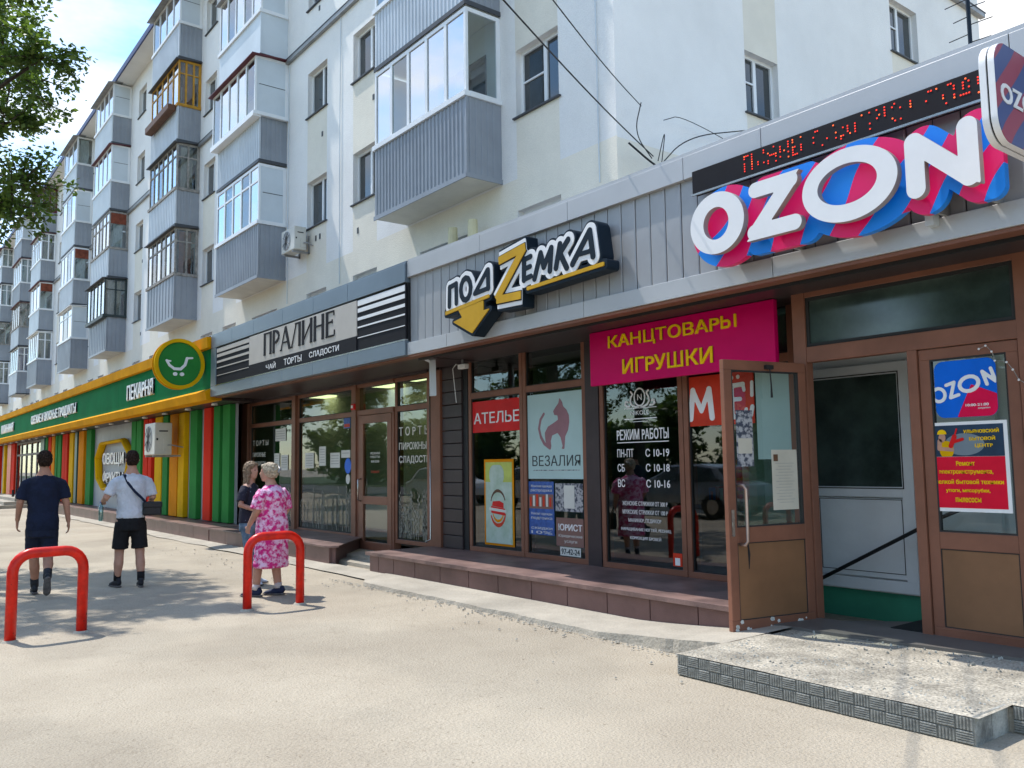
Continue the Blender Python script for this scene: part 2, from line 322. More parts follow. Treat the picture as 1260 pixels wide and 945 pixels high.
# --- lettering
def text(name, body, x0, x1, z0, z1, y, m, parent, depth=.004, bold=0., side='-y', **kw):
    c = bpy.data.curves.new('t', 'FONT'); c.body = body.replace('Р', 'P'); c.size = 1; c.extrude = .5; c.resolution_u = 3; c.align_x = 'CENTER'
    c.space_line = .95
    o = bpy.data.objects.new('t', c); me = bpy.data.meshes.new_from_object(o); bpy.data.objects.remove(o); bpy.data.curves.remove(c)
    if bold:        # heavier strokes: the outline laid over itself a hair apart, each layer slightly further out
        bm = bmesh.new()
        for k, (dx, dy) in enumerate(((-1, -.6), (1, -.6), (1, .6), (-1, .6))):
            n0 = len(bm.verts); bm.from_mesh(me); bm.verts.ensure_lookup_table()
            for v in bm.verts[n0:]: v.co.x += dx*bold; v.co.y += dy*bold; v.co.z += .08*k if v.co.z > 0 else 0
        bm.to_mesh(me); bm.free()
    n = len(me.vertices); co = np.zeros(n*3, np.float32); me.vertices.foreach_get('co', co); co = co.reshape(-1, 3)
    mn, mxx = co.min(0), co.max(0); k = (co-mn)/np.maximum(mxx-mn, 1e-6)
    a = x0+(x1-x0)*k[:, 0]; b = z0+(z1-z0)*k[:, 1]; d = k[:, 2]*depth
    out = np.stack([a, y-d, b], 1) if side == '-y' else np.stack([y+d, a, b], 1)
    me.vertices.foreach_set('co', out.astype(np.float32).ravel()); me.materials.clear(); me.materials.append(M[m]); me.update()
    return link(name, me, parent, **kw)
def sdfmesh(f, x0, x1, z0, z1, res, y0, y1, side='-y'):
    """solid plate: outline where f<0 in the (a,z) plane, from depth y0 (front) to y1 (back)"""
    nx = int((x1-x0)/res)+2; nz = int((z1-z0)/res)+2
    X = x0+np.arange(nx)*res; Z = z0+np.arange(nz)*res; G = f(X[None, :]+0*Z[:, None], Z[:, None]+0*X[None, :])
    V = []; F = []; idx = {}
    def vid(k, p):
        if k not in idx: idx[k] = len(V); V.append(p)
        return idx[k]
    def corner(i, j): return vid(('c', i, j), (X[i], Z[j]))
    def cross(i, j, i2, j2):
        k = ('e',)+min((i, j), (i2, j2))+max((i, j), (i2, j2)); a, b = G[j, i], G[j2, i2]; t = a/(a-b)
        return vid(k, (X[i]+(X[i2]-X[i])*t, Z[j]+(Z[j2]-Z[j])*t))
    S = G < 0
    A = S[:-1, :-1].astype(int)+S[:-1, 1:]+S[1:, :-1]+S[1:, 1:]
    for j, i in zip(*np.nonzero(A)):
        cs = [(i, j), (i+1, j), (i+1, j+1), (i, j+1)]
        poly = []
        for q in range(4):
            c, d = cs[q], cs[(q+1) % 4]
            if S[c[1], c[0]]: poly.append(corner(*c))
            if S[c[1], c[0]] != S[d[1], d[0]]: poly.append(cross(c[0], c[1], d[0], d[1]))
        if len(poly) >= 3: F.append(tuple(poly))
    ed = {}
    for p in F:
        for q in range(len(p)): ed[(p[q], p[(q+1) % len(p)])] = 1
    n = len(V); P = [(a, y0, b) for a, b in V]+[(a, y1, b) for a, b in V]
    FF = list(F)+[tuple(n+q for q in reversed(p)) for p in F]; mi = [0]*(2*len(F))
    for (a, b) in ed:
        if (b, a) not in ed: FF.append((b, a, n+a, n+b)); mi.append(1)
    if side == '+x':
        P = [(y, a, b) for a, y, b in P]; FF = [tuple(reversed(p)) for p in FF] if False else FF
    me = bpy.data.meshes.new('plate'); me.from_pydata(P, [], FF); me.materials.clear()
    return me, mi
def plate(name, f, bb, res, y0, y1, mats, parent, side='-y', **kw):
    me, mi = sdfmesh(f, *bb, res, y0, y1, side)
    for q in (mats if isinstance(mats, (list, tuple)) else [mats, mats]): me.materials.append(M[q])
    me.polygons.foreach_set('material_index', mi); me.update()
    return link(name, me, parent, **kw)
def seg(X, Z, a, b, r, sq=False):
    ax, az = a; bx, bz = b; dx, dz = bx-ax, bz-az; L2 = dx*dx+dz*dz+1e-12
    t = np.clip(((X-ax)*dx+(Z-az)*dz)/L2, 0, 1)
    if sq:
        Ln = math.sqrt(L2); u = ((X-ax)*dx+(Z-az)*dz)/Ln; v = np.abs((X-ax)*-dz+(Z-az)*dx)/Ln
        return np.maximum(np.maximum(-u, u-Ln), v-r)
    return np.hypot(X-ax-dx*t, Z-az-dz*t)-r
def strokes(S, grow=0, sq=False):
    return lambda X, Z: np.minimum.reduce([seg(X, Z, a, b, r+grow, sq) for a, b, r in S])
def ell(cx, cz, rx, rz): return lambda X, Z: (np.hypot((X-cx)/rx, (Z-cz)/rz)-1)*min(rx, rz)
def rbox(x0, x1, z0, z1, r):
    return lambda X, Z: np.hypot(np.maximum(np.abs(X-(x0+x1)/2)-(x1-x0)/2+r, 0), np.maximum(np.abs(Z-(z0+z1)/2)-(z1-z0)/2+r, 0))-r
def polyf(P):
    def f(X, Z):
        ins = np.zeros(X.shape, bool); d = np.full(X.shape, 1e9)
        for (ax, az), (bx, bz) in zip(P, P[1:]+P[:1]):
            d = np.minimum(d, seg(X, Z, (ax, az), (bx, bz), 0))
            c = ((az > Z) != (bz > Z)) & (X < (bx-ax)*(Z-az)/(bz-az+1e-12)+ax); ins ^= c
        return np.where(ins, -d, d)
    return f

# ================================================================== the ground
def ground():
    # one sheet to the horizon, slightly uneven near the camera
    xs = [-900, -300, -120]+[-60+i*1.0 for i in range(0, 71)]+[40, 300, 900]; ys = [-900, -300, -60, -20, -9]+[-6+i*.5 for i in range(0, 40)]+[40, 300, 900]
    v = []; f = []
    for y in ys:
        for x in xs:
            z = 0
            if -61 < x < 11 and -6 <= y < 14: z = .012*noise.noise(Vector((x*.35, y*.5, 3)))-.006
            v.append((x, y, z-.004))
    n = len(xs)
    for j in range(len(ys)-1):
        for i in range(n-1):
            a = j*n+i; f.append((a, a+1, a+n+1, a+n))
    me = bpy.data.meshes.new('ground'); me.from_pydata(v, [], f); me.materials.append(M['asphalt'])
    me.polygons.foreach_set('use_smooth', [True]*len(f)); link('ground', me, kind='structure')
ground()
box('road', -300, 60, -17, -7.2, -.2, .012, 'roadm', kind='structure')
box('lawn', -300, 60, -40, -17, -.2, .05, 'grass', kind='structure')
def apron():
    # thin concrete strip along the plinth with a ragged broken edge
    top = []; n = 90
    for i in range(n+1):
        x = -10.75+(10.75-4.342)*i/n
        y = 5.36+.035*noise.noise(Vector((x*2.2, 0, 0)))+.02*noise.noise(Vector((x*9, 4, 0)))
        if i < 10: y += (1-i/10)**2*.6
        h = .035+.108*max(0, min(1, (x+5.9)/1.5))**1.3
        top.append((x, y, h))
    mb = MB()
    for (x0, y0, h0), (x1, y1, h1) in zip(top, top[1:]):
        mb.quad((x0, y0, h0), (x1, y1, h1), (x1, 6.3, h1+.012), (x0, 6.3, h0+.012)); mb.quad((x0, y0-.012, -.02), (x1, y1-.012, -.02), (x1, y1, h1), (x0, y0, h0))
    B('pavement', mb, 'concrete', kind='structure')
    mb = MB()   # crumbled strip of pale cement further up the street
    for k in range(46):
        x = -33+k*.5; a = 5.62+.10*noise.noise(Vector((x, 7, 0))); b = 5.62+.10*noise.noise(Vector((x+.5, 7, 0)))
        mb.quad((x, a, .006), (x+.5, b, .006), (x+.5, 6.05, .03), (x, 6.05, .03))
    B('path', mb, 'concrete', kind='structure')
    random.seed(3); mb = MB()   # loose chips of cement along the broken edge
    for k in range(420):
        x = random.uniform(-10.9, -4.5) if k < 300 else random.uniform(-18, -4); y = 5.33-abs(random.gauss(0, .06 if k < 300 else .5)); s = random.uniform(.004, .013)
        mb.tube([(x, y, 0), (x, y, s)], [s*1.3, s*.5], 5)
    B('gravel', mb, 'concrete', kind='stuff')
apron()

# ================================================================== the apartment house
WY, FY = 8.45, 7.73
apt = empty('apartment_building', (-40, 10, 0), label='long white five storey apartment building with rows of glazed balconies behind the shops', cat='apartment building')
def AP(name, mb, mats, **k):
    o = B(name, mb, mats, apt, **k); o.matrix_parent_inverse = Matrix.Translation((40, -10, 0)); return o
base_c = [-10.17, -16.0, -18.4, -24.25]
cols = [c-16.07*k for k in range(6) for c in base_c]
ROWS = [(4.5, 5.66), (7.23, 8.38), (10.0, 11.13), (12.75, 13.88), (15.45, 16.58)]
def wall():
    wins = []
    for c in cols:
        for z0, z1 in ROWS: wins.append((c-.54, c+.54, z0, z1))
    for k in range(6):
        for c in (-12.9-16.07*k, -21.6-16.07*k): wins.append((c-.85, c+.85, 4.5, 5.6))
    xs = sorted(set([-104.0, -8.4]+[round(w_[0], 3) for w_ in wins]+[round(w_[1], 3) for w_ in wins])); zs = sorted(set([0, 3.5, 4.5, 5.6, 5.66, 6.2]+[z for r in ROWS for z in r]+[17.4]))
    mb = MB()
    for x0, x1 in zip(xs, xs[1:]):
        for z0, z1 in zip(zs, zs[1:]):
            cx, cz = (x0+x1)/2, (z0+z1)/2
            if any(a < cx < b and p < cz < q for a, b, p, q in wins): continue
            strip = any(abs(cx-c) < .54 for c in cols)
            mb.cur = 1 if (cz < 6.2 or (strip and cz < 10)) else 0
            mb.quad((x0, WY, z0), (x1, WY, z0), (x1, WY, z1), (x0, WY, z1))
    # gable wall with its own window column, and the back
    gw = [(11.5, 12.42), (16.38, 17.5)]
    ys = [WY, 11.5, 12.42, 16.38, 17.5, 20.5]
    zr = [(7.3, 8.38), (9.8, 10.95), (12.6, 13.7)]
    zs = [0, 6.18, 7.3, 8.38, 9.8, 10.95, 11.8, 12.6, 13.7, 17.4]
    gwins = []
    for y0, y1 in zip(ys, ys[1:]):
        for z0, z1 in zip(zs, zs[1:]):
            col = (y0, y1) in gw
            if col and (z0, z1) in zr: gwins.append((y0, y1, z0, z1)); continue
            mb.cur = 1 if (z1 <= 6.2 or (col and z1 < 11)) else 0
            mb.quad((-8.4, y0, z0), (-8.4, y1, z0), (-8.4, y1, z1), (-8.4, y0, z1))
    mb.cur = 0; mb.quad((-8.4, 20.5, 0), (-104, 20.5, 0), (-104, 20.5, 17.4), (-8.4, 20.5, 17.4)); mb.quad((-104, 20.5, 0), (-104, WY, 0), (-104, WY, 17.4), (-104, 20.5, 17.4))
    for a, b, p, q in wins:   # reveals
        mb.cur = 0
        mb.quad((a, WY, p), (a, WY, q), (a, WY+.2, q), (a, WY+.2, p)); mb.quad((b, WY, q), (b, WY, p), (b, WY+.2, p), (b, WY+.2, q))
        mb.quad((a, WY, q), (b, WY, q), (b, WY+.2, q), (a, WY+.2, q)); mb.quad((a, WY, p), (a, WY+.2, p), (b, WY+.2, p), (b, WY, p))
    for a, b, p, q in gwins:
        X = -8.4; mb.quad((X, a, p), (X-.2, a, p), (X-.2, a, q), (X, a, q)); mb.quad((X, b, p), (X, b, q), (X-.2, b, q), (X-.2, b, p))
        mb.quad((X, a, q), (X-.2, a, q), (X-.2, b, q), (X, b, q)); mb.quad((X, a, p), (X, b, p), (X-.2, b, p), (X-.2, a, p))
    AP('wall', mb, ['wall', 'beige'])
    return wins, gwins
wins, gwins = wall()
def win_front(a, b, p, q, near):
    y = WY+.15; m = MB(); t = .055; mid = a+(b-a)*.58
    for X0, X1, Z0, Z1 in ((a, b, p, p+t), (a, b, q-t, q), (a, a+t, p+t, q-t), (b-t, b, p+t, q-t), (mid-.04, mid+.04, p+t, q-t)): m.box(X0, X1, y-.03, y+.04, Z0, Z1)
    f = AP('window', m, 'whitepvc')
    g = []
    cur = random.random()
    for X0, X1 in ((a+t, mid-.04), (mid+.04, b-t)):
        o = box('pane', X0, X1, y+.0, y+.015, p+t, q-t, 'winglass', f); g.append(o)
    if near:
        box('transom', a+t, mid-.04, y-.025, y+.0, p+(q-p)*.52, p+(q-p)*.52+.03, 'whitepvc', f)
    box('sill', a-.05, b+.05, WY-.05, WY+.14, p-.025, p+.0, 'darkedge', f)
random.seed(5)
for a, b, p, q in wins:
    if a > -75: win_front(a, b, p, q, a > -12)
for i, (a, b, p, q) in enumerate(gwins):
    X = -8.4-.15; m = MB(); t = .055; mid = a+(b-a)*.45
    for Y0, Y1, Z0, Z1 in ((a, b, p, p+t), (a, b, q-t, q), (a, a+t, p+t, q-t), (b-t, b, p+t, q-t), (mid-.04, mid+.04, p+t, q-t)): m.box(X-.04, X+.03, Y0, Y1, Z0, Z1)
    f = AP('window', m, 'whitepvc')
    for Y0, Y1 in ((a+t, mid-.04), (mid+.04, b-t)): box('pane', X-.02, X, Y0, Y1, p+t, q-t, 'winglass', f)
    box('transom', X, X+.025, a+t, mid-.04, p+(q-p)*.55, p+(q-p)*.55+.03, 'whitepvc', f)
    box('sill', -8.4-.14, -8.4+.05, a-.05, b+.05, p-.025, p, 'darkedge', f)
# cornice band, eaves, roof, rainwater strip on the gable
m = MB().box(-104, -8.3, WY-.09, WY+.001, 11.83, 11.93, 0); m.box(-104, -8.3, WY-.1, WY-.005, 11.93, 11.955, 1)
m.box(-8.4, -8.28, WY-.09, 20.6, 11.80, 11.9, 0); m.box(-8.4, -8.27, WY-.1, 20.62, 11.9, 11.93, 1); AP('cornice', m, ['tin', 'darkedge'])
m = MB(); m.box(-104.3, -8.1, 7.78, WY+.2, 17.25, 17.31, 0); m.box(-104.3, -8.1, 7.75, 7.80, 17.2, 17.42, 1); AP('eave', m, ['wall', 'blue'])
m = MB(); m.prism([(7.76, 17.43), (14.4, 19.3), (21.1, 17.43)], -104.3, -8.1, 'x'); AP('roof', m, 'roofm')

BZ = [6.22, 9.19, 11.94, 14.69]; RZ = [7.6, 10.35, 13.1, 15.85]; TZ = [9.15, 11.9, 14.65, 17.2]
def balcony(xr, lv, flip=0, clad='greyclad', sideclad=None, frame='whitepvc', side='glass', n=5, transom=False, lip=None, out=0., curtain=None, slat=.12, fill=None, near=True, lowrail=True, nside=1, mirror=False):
    x1 = xr; x0 = xr-3.1; b, r, t = BZ[lv], RZ[lv], TZ[lv]; sc = sideclad or clad
    m = MB()
    base = b+(.0 if lv else .02)
    m.box(x0+.02, x1-.02, FY+.015, WY-.001, base+.03, base+.17, 2)           # slab
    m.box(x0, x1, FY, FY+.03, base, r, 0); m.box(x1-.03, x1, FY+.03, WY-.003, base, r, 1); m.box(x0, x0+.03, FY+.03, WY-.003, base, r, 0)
    m.box(x0-.012, x1+.012, FY-.022, FY+.0, base-.03, base+.05, 3); m.box(x1, x1+.022, FY-.022, WY-.003, base-.03, base+.05, 3)
    m.box(x0+.03, x1-.03, FY+.03, WY-.003, base-.004, base+.03, 2)
    m.box(x1-.02, x1+.016, FY-.016, FY+.02, base+.05, r, 0)                     # corner strip
    if slat:
        k = int(3.06/slat)
        for i in range(k):
            xx = x0+.04+i*slat
            w_ = slat*.5
            m.prism([(xx, FY), (xx+.008, FY-.016), (xx+w_-.008, FY-.016), (xx+w_, FY)], base+.05, r-.001, 'z', 0)
        for i in range(int(.68/slat)):
            yy = FY+.05+i*slat
            m.prism([(x1, yy), (x1, yy+slat*.5), (x1+.014, yy+slat*.5-.008), (x1+.014, yy+.008)], base+.05, r-.001, 'z', 1)
    bal = AP('balcony', m, [clad, sc, 'plaster', 'darkedge' if clad != 'greyclad' or lv else 'greyclad'])
    F0 = FY-out; X1 = x1+out*.5; fz = r+.07; topz = t-.02
    m = MB(); fw = .05
    m.box(x0-.03, X1+.03, F0-.05, F0+.06, r-.02, r+.07); m.box(X1-.06, X1+.04, F0+.06, WY-.004, r-.02, r+.07)   # rail
    if out:
        m.prism([(x0, F0-.05), (x0, FY), (X1, FY), (X1, F0-.05)], r-.06, r-.0201, 'z')
    m.box(x0, X1, F0, F0+.05, topz-.07, topz)
    wd = (X1-x0)/n
    for i in range(n+1):
        xx = x0+wd*i; ww = .04 if 0 < i < n else .06
        m.box(max(x0, xx-ww), min(X1, xx+ww), F0-.001, F0+.05, fz, topz-.07)
    if transom:
        zt = topz-.45
        m.box(x0+.06, X1-.06, F0+.002, F0+.048, zt, zt+.05)
    m.box(X1-.05, X1, F0+.05, WY-.004, topz-.07, topz); m.box(X1-.05, X1+.001, WY-.09, WY-.004, fz, topz-.07)
    m.box(x0, x0+.05, F0+.05, WY-.004, fz, topz)
    if side == 'glass' and nside > 1:
        for i in range(1, nside):
            yy = F0+(WY-F0)*i/nside; m.box(X1-.045, X1, yy-.03, yy+.03, fz, topz-.07)
        m.box(X1-.044, X1-.002, F0+.05, WY-.09, topz-.47, topz-.43)
    fr = B('balcony_frame', m, frame, bal)
    if side == 'solid':
        m = MB().box(X1-.045, X1-.01, F0+.05, WY-.09, fz, topz-.07, 0); m.box(X1-.012, X1-.004, F0+.05, WY-.09, fz+.72, fz+.735, 1); m.box(X1-.012, X1-.002, F0+.055, F0+.10, fz, topz-.07, 0)
        B('side_panel', m, ['whitepan', 'darkedge'], bal)
    elif side == 'wood':
        box('side_board', X1-.04, X1-.01, F0+.05, WY-.09, topz-.5, topz-.07, 'curtainr', bal); box('pane', X1-.035, X1-.02, F0+.05, WY-.09, fz, topz-.5, 'pane', bal)
    else: box('pane', X1-.035, X1-.02, F0+.05, WY-.09, fz, topz-.07, 'pane', bal)
    random.seed(int(-xr*10)+lv*7)
    if near:
        for i in range(n): box('pane', x0+wd*i+.04, x0+wd*(i+1)-.04, F0+.02, F0+.032, fz, topz-.07, 'panebright' if (i+lv) % 2 == 0 or random.random() < .25 else 'pane', bal)
    else: box('pane', x0+.05, X1-.05, F0+.02, F0+.032, fz, topz-.07, 'pane', bal)
    # what shows inside: curtains, sill clutter
    if curtain:
        m = MB(); 
        for i in range(n):
            if random.random() < .65:
                a = x0+wd*i+.05; e = x0+wd*(i+1)-.05
                for q in range(6):
                    u0 = a+(e-a)*q/6; u1 = a+(e-a)*(q+1)/6; yy = F0+.10+(.03 if q % 2 else 0); y2 = F0+.13-(.03 if q % 2 else 0)
                    m.quad((u0, yy, fz), (u1, y2, fz), (u1, y2, topz-.08), (u0, yy, topz-.08))
        m.quad((X1-.1, F0+.15, fz), (X1-.1, WY-.2, fz), (X1-.1, WY-.2, topz-.1), (X1-.1, F0+.15, topz-.1))
        B('curtain', m, curtain, bal)
    m = MB().box(x0+.9, x0+1.7, WY-.02, WY-.005, base+.2, t-.5, 0).box(x0+1.75, x1-.4, WY-.02, WY-.005, r-.2, t-.5, 0); B('balcony_door', m, 'winglass', bal)
    if lip:
        m = MB().prism([(F0-.12, topz-.03), (WY-.01, topz+.03), (WY-.01, topz+.05), (F0-.12, topz-.005)], x0-.08, X1+.1, 'x'); B('flashing', m, lip, bal)
    if fill == 'shelf':
        m = MB().box(x0+.3, x1-.1, F0-.26, F0-.05, r-.16, r+.02); m.box(x0+.3, x1-.1, F0-.28, F0-.26, r-.14, r+.06); B('planter_shelf', m, 'brownwood', bal)
    if lv == 3:
        m = MB().prism([(F0-.22, t-.06), (WY-.01, t+.12), (WY-.01, t+.14), (F0-.22, t-.035)], x0-.1, X1+.12, 'x'); B('balcony_roof', m, 'tin', bal)
    return bal
c1, c2, c3, c4, c5, c6 = -11.12, -20.2, -27.2, -36.15, -43.1, -52.2
G, LG = 'greyclad', 'litegrey'
balcony(c1, 0, n=5, slat=.12); balcony(c1, 1, clad=LG, sideclad=G, n=5); balcony(c1, 2, clad=LG, n=5, curtain='curtainw'); balcony(c1, 3, clad=G)
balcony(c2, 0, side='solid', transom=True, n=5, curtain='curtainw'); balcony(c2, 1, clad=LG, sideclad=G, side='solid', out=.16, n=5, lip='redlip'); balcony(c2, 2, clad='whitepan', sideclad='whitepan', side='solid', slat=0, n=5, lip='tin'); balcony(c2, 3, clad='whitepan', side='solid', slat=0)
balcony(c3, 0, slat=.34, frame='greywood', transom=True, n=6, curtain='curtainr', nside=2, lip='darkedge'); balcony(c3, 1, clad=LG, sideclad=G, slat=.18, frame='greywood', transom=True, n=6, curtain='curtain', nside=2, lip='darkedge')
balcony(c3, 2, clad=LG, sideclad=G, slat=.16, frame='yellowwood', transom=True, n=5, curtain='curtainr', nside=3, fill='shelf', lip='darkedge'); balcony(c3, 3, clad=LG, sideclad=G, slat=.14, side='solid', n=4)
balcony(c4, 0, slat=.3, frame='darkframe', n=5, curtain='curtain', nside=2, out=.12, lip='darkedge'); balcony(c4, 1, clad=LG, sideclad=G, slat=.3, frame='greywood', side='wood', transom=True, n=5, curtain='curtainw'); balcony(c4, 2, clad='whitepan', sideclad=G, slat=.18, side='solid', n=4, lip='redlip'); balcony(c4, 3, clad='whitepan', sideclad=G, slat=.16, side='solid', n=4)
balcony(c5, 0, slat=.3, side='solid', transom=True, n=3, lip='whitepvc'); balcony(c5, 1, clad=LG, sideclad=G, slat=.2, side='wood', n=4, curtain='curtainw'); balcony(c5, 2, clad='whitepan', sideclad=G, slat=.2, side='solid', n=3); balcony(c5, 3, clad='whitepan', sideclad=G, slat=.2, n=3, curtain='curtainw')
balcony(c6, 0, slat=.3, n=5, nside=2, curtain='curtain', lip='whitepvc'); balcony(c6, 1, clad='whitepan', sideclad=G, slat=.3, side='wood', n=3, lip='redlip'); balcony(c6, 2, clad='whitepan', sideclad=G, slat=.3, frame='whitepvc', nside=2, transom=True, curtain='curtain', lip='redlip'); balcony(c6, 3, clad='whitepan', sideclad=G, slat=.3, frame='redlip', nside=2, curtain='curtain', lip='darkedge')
random.seed(11)
for xr in (-59.3, -68.3, -75.4, -84.4, -91.5):
    for lv in range(4):
        balcony(xr, lv, clad=random.choice([G, LG, 'whitepan']), sideclad=G, slat=.34, side=random.choice(['glass', 'solid', 'solid', 'glass']), frame=random.choice(['whitepvc', 'whitepvc', 'greywood']), n=4, near=False,
                curtain='curtainb' if (xr == -59.3 and lv == 0) else random.choice([None, 'curtainw', 'curtain']), lip=random.choice([None, 'redlip', 'darkedge']), nside=2)
# small things fixed to the facade
m = MB()
for x in (-18.2, -18.42, -16.3): m.box(x-.03, x+.03, WY-.012, WY-.002, 6.55+.3*(x < -18), 6.68+.3*(x < -18))
for x, z in ((-18.1, 9.3), (-15.6, 9.3), (-33.9, 9.4), (-33.9, 6.6), (-10.9, 9.5), (-18.3, 12.5)): m.box(x-.035, x+.035, WY-.012, WY-.002, z, z+.12)
AP('vent', m, 'darkedge')
for x in (-17.15, -20.05, -8.75): AP('conduit', MB().tube([(x, WY-.02, 5.6), (x, WY-.025, 9), (x+.02, WY-.02, 11.8)], .010, 5), 'whitepan')

# ================================================================== shop pavilion in front of the house
FASC = 6.0
def shop(name, label): return empty(name, (0, 0, 0), label=label, cat='shop')
grey = shop('shop_building', 'grey ribbed metal shop building with brown windows and open brown door at right')
pas = shop('shop_building', 'pastry shop with blue grey panelled canopy, brown frames and wheat pattern window film')
grn = shop('shop_building', 'green and amber grocery building with red, yellow and green fins far along the street')

def frame_rect(m, x0, x1, z0, z1, t, ya, yb):
    m.box(x0, x1, ya, yb, z0, z0+t); m.box(x0, x1, ya, yb, z1-t, z1); m.box(x0, x0+t, ya, yb, z0+t, z1-t); m.box(x1-t, x1, ya, yb, z0+t, z1-t)
def window(par, x0, x1, z0, z1, y, tr=None, t=.065, fm='brown', gm='shopglass', depth=.1):
    m = MB(); frame_rect(m, x0, x1, z0, z1, t, y-.03, y+depth)
    if tr: m.box(x0+t, x1-t, y-.028, y+depth, tr, tr+.085)
    f = B('window', m, fm, par, bevel=.004)
    def gl(a, b):
        m = MB(); frame_rect(m, x0+t, x1-t, a, b, .012, y-.012, y+.02); B('gasket', m, 'gasket', f)
        box('pane', x0+t+.004, x1-t-.004, y+.005, y+.013, a+.004, b-.004, gm, f)
    if tr: gl(z0+t, tr); gl(tr+.085, z1-t)
    else: gl(z0+t, z1-t)
    return f

# --- grey shop: canopy
Z0, Z1 = 3.05, 4.35
XL, XR = -10.08, -.6
seams = [-10.08, -8.35, -6.72, -5.1, -4.24, -2.27, XR]
for a, b in zip(seams, seams[1:]): box('fascia_panel', a+.003, b-.003, FASC-.02, FASC+.04, 4.135, Z1, 'steel', grey, bevel=.003)
seams = [-10.08, -9.1, -6.5, -4.18, -2.2, XR]
for a, b in zip(seams, seams[1:]): box('fascia_panel', a+.003, b-.003, FASC-.02, FASC+.04, Z0, 3.22, 'steel', grey, bevel=.003)
rib = None; x = XL; i = 0
random.seed(2)
while x < XR-.01:
    if rib is None:
        m = MB(); m.prism([(.004, 0), (.19, 0), (.19, -.012), (.178, -.017), (.016, -.017), (.004, -.012)], 3.22, 4.135, 'z'); rib = m.mesh('facade_strip', 'steel2')
    o = link('facade_strip', rib, grey); o.location = (x, FASC+.045+random.uniform(-.0015, .0015), 0); x += .196
box('facade_backing', XL, XR, FASC+.045, FASC+.08, 3.2, 4.14, 'dark', grey)
m = MB().box(XL, XR, FASC-.01, 8.44, Z1, Z1+.035, 0).box(-8.38, XR, 8.44, 13, Z1, Z1+.035, 0); B('roof', m, 'steel', grey)
m = MB().box(XL, XR, FASC+.0, FASC+.16, Z0-.03, Z0-.002, 0); m.box(XL, XR, FASC+.16, 7.3, Z0-.004, Z0+.02, 1); m.box(XL, XR, FASC+.155, FASC+.175, Z0-.06, Z0-.03, 2); B('soffit', m, ['brown', 'siding', 'dark'], grey)
box('header_beam', XL, -4.55, 7.12, 7.3, 3.18, Z0+.2, 'brown', grey)
box('header_beam', -4.6, XR, 6.88, 7.0, 2.98, 3.08, 'dark', grey)
# interior of the grey shop
m = MB()
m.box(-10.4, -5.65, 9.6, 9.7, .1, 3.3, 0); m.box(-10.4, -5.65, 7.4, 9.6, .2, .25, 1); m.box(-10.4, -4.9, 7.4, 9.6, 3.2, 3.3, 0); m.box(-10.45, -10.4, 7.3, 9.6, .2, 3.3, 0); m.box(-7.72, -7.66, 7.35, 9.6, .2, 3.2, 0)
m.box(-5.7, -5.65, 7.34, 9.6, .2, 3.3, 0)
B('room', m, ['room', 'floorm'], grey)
m = MB()
for (a, b, y, z) in ((-10.2, -8.9, 8.9, 1.1), (-8.6, -7.9, 9.2, 1.7), (-7.4, -6.2, 8.8, 1.0), (-6.1, -5.75, 9.0, 1.9)):
    m.box(a, b, y, y+.5, .25, z); m.box(a-.03, b+.03, y-.02, y+.5, z, z+.04)
B('counter', m, 'brownwood', grey)
random.seed(12); m = MB()
for k in range(70):
    a, b, y = random.choice(((-10.1, -9.0, 8.9), (-8.5, -8.0, 9.2), (-7.3, -6.3, 8.8)))
    x = random.uniform(a, b); z = random.choice((1.14, 1.74, 1.04)); z = {8.9: 1.14, 9.2: 1.74, 8.8: 1.04}[y]; s_ = random.uniform(.04, .09); m.box(x, x+s_, y+.05, y+.15, z, z+random.uniform(.08, .25), random.randrange(4))
B('goods', m, ['paperw', 'ozblue', 'orred', 'ltblue'], grey)['kind'] = 'stuff'
for k, x in enumerate((-9.8, -8.9, -8.3, -7.2, -6.6)): box('wall_shelf', x, x+.7, 9.3, 9.6, 1.3+.35*(k % 3), 1.33+.35*(k % 3), 'whitepan', grey)
# windows
window(grey, -10.34, -9.06, .3, 3.2, 7.2, 2.5); window(grey, -9.05, -7.8, .3, 3.2, 7.2, 2.5)
box('post', -7.795, -7.56, 7.16, 7.34, .28, 3.2, 'siding', grey, bevel=.004)
window(grey, -7.55, -6.24, .3, 3.2, 7.2, 2.5); window(grey, -6.23, -4.82, .3, 3.2, 7.2, 2.5)
B('post', MB().prism([(-4.57, 6.86), (-4.50, 6.86), (-4.76, 7.30), (-4.83, 7.30)], .1, 3.04, 'z'), 'dark', grey)
# brown siding pier between the two shops: separate planks
for k in range(15):
    z = .30+k*.195
    box('plank', -11.0, -10.48, 7.14, 7.2+.002*(k % 2), z+.006, z+.189, 'siding', grey, bevel=.006)
m = MB().box(-11.0, -10.42, 7.2, 7.3, .28, 3.2, 0).box(-10.48, -10.36, 7.17, 7.32, .28, 3.2, 0); B('pier', m, 'dark', grey)
# plinth: top sheet and separate face panels
PT = .30
m = MB(); m.prism([(-11.28, 6.0), (-4.7, 6.0), (-4.7, 7.17), (-11.28, 7.17)], PT-.03, PT, 'z'); m.box(-11.3, -4.7, 5.985, 6.0, PT-.045, PT+.002); B('plinth_top', m, 'ledge', grey, bevel=.003)
px_ = [-11.24, -10.98, -10.55, -9.98, -9.36, -8.72, -8.12, -7.5, -6.9, -6.3, -5.72, -5.14, -4.7]
for a, b in zip(px_, px_[1:]): box('plinth_panel', a+.006, b-.006, 6.025, 6.05, -.02, PT-.03, 'granite', grey, bevel=.003)
m = MB().box(-11.22, -4.7, 6.05, 7.15, -.02, PT-.031); B('plinth_core', m, 'dark', grey)
m = MB().box(-11.245, -11.22, 6.05, 7.15, -.02, PT-.03); B('plinth_panel', m, 'granite', grey)

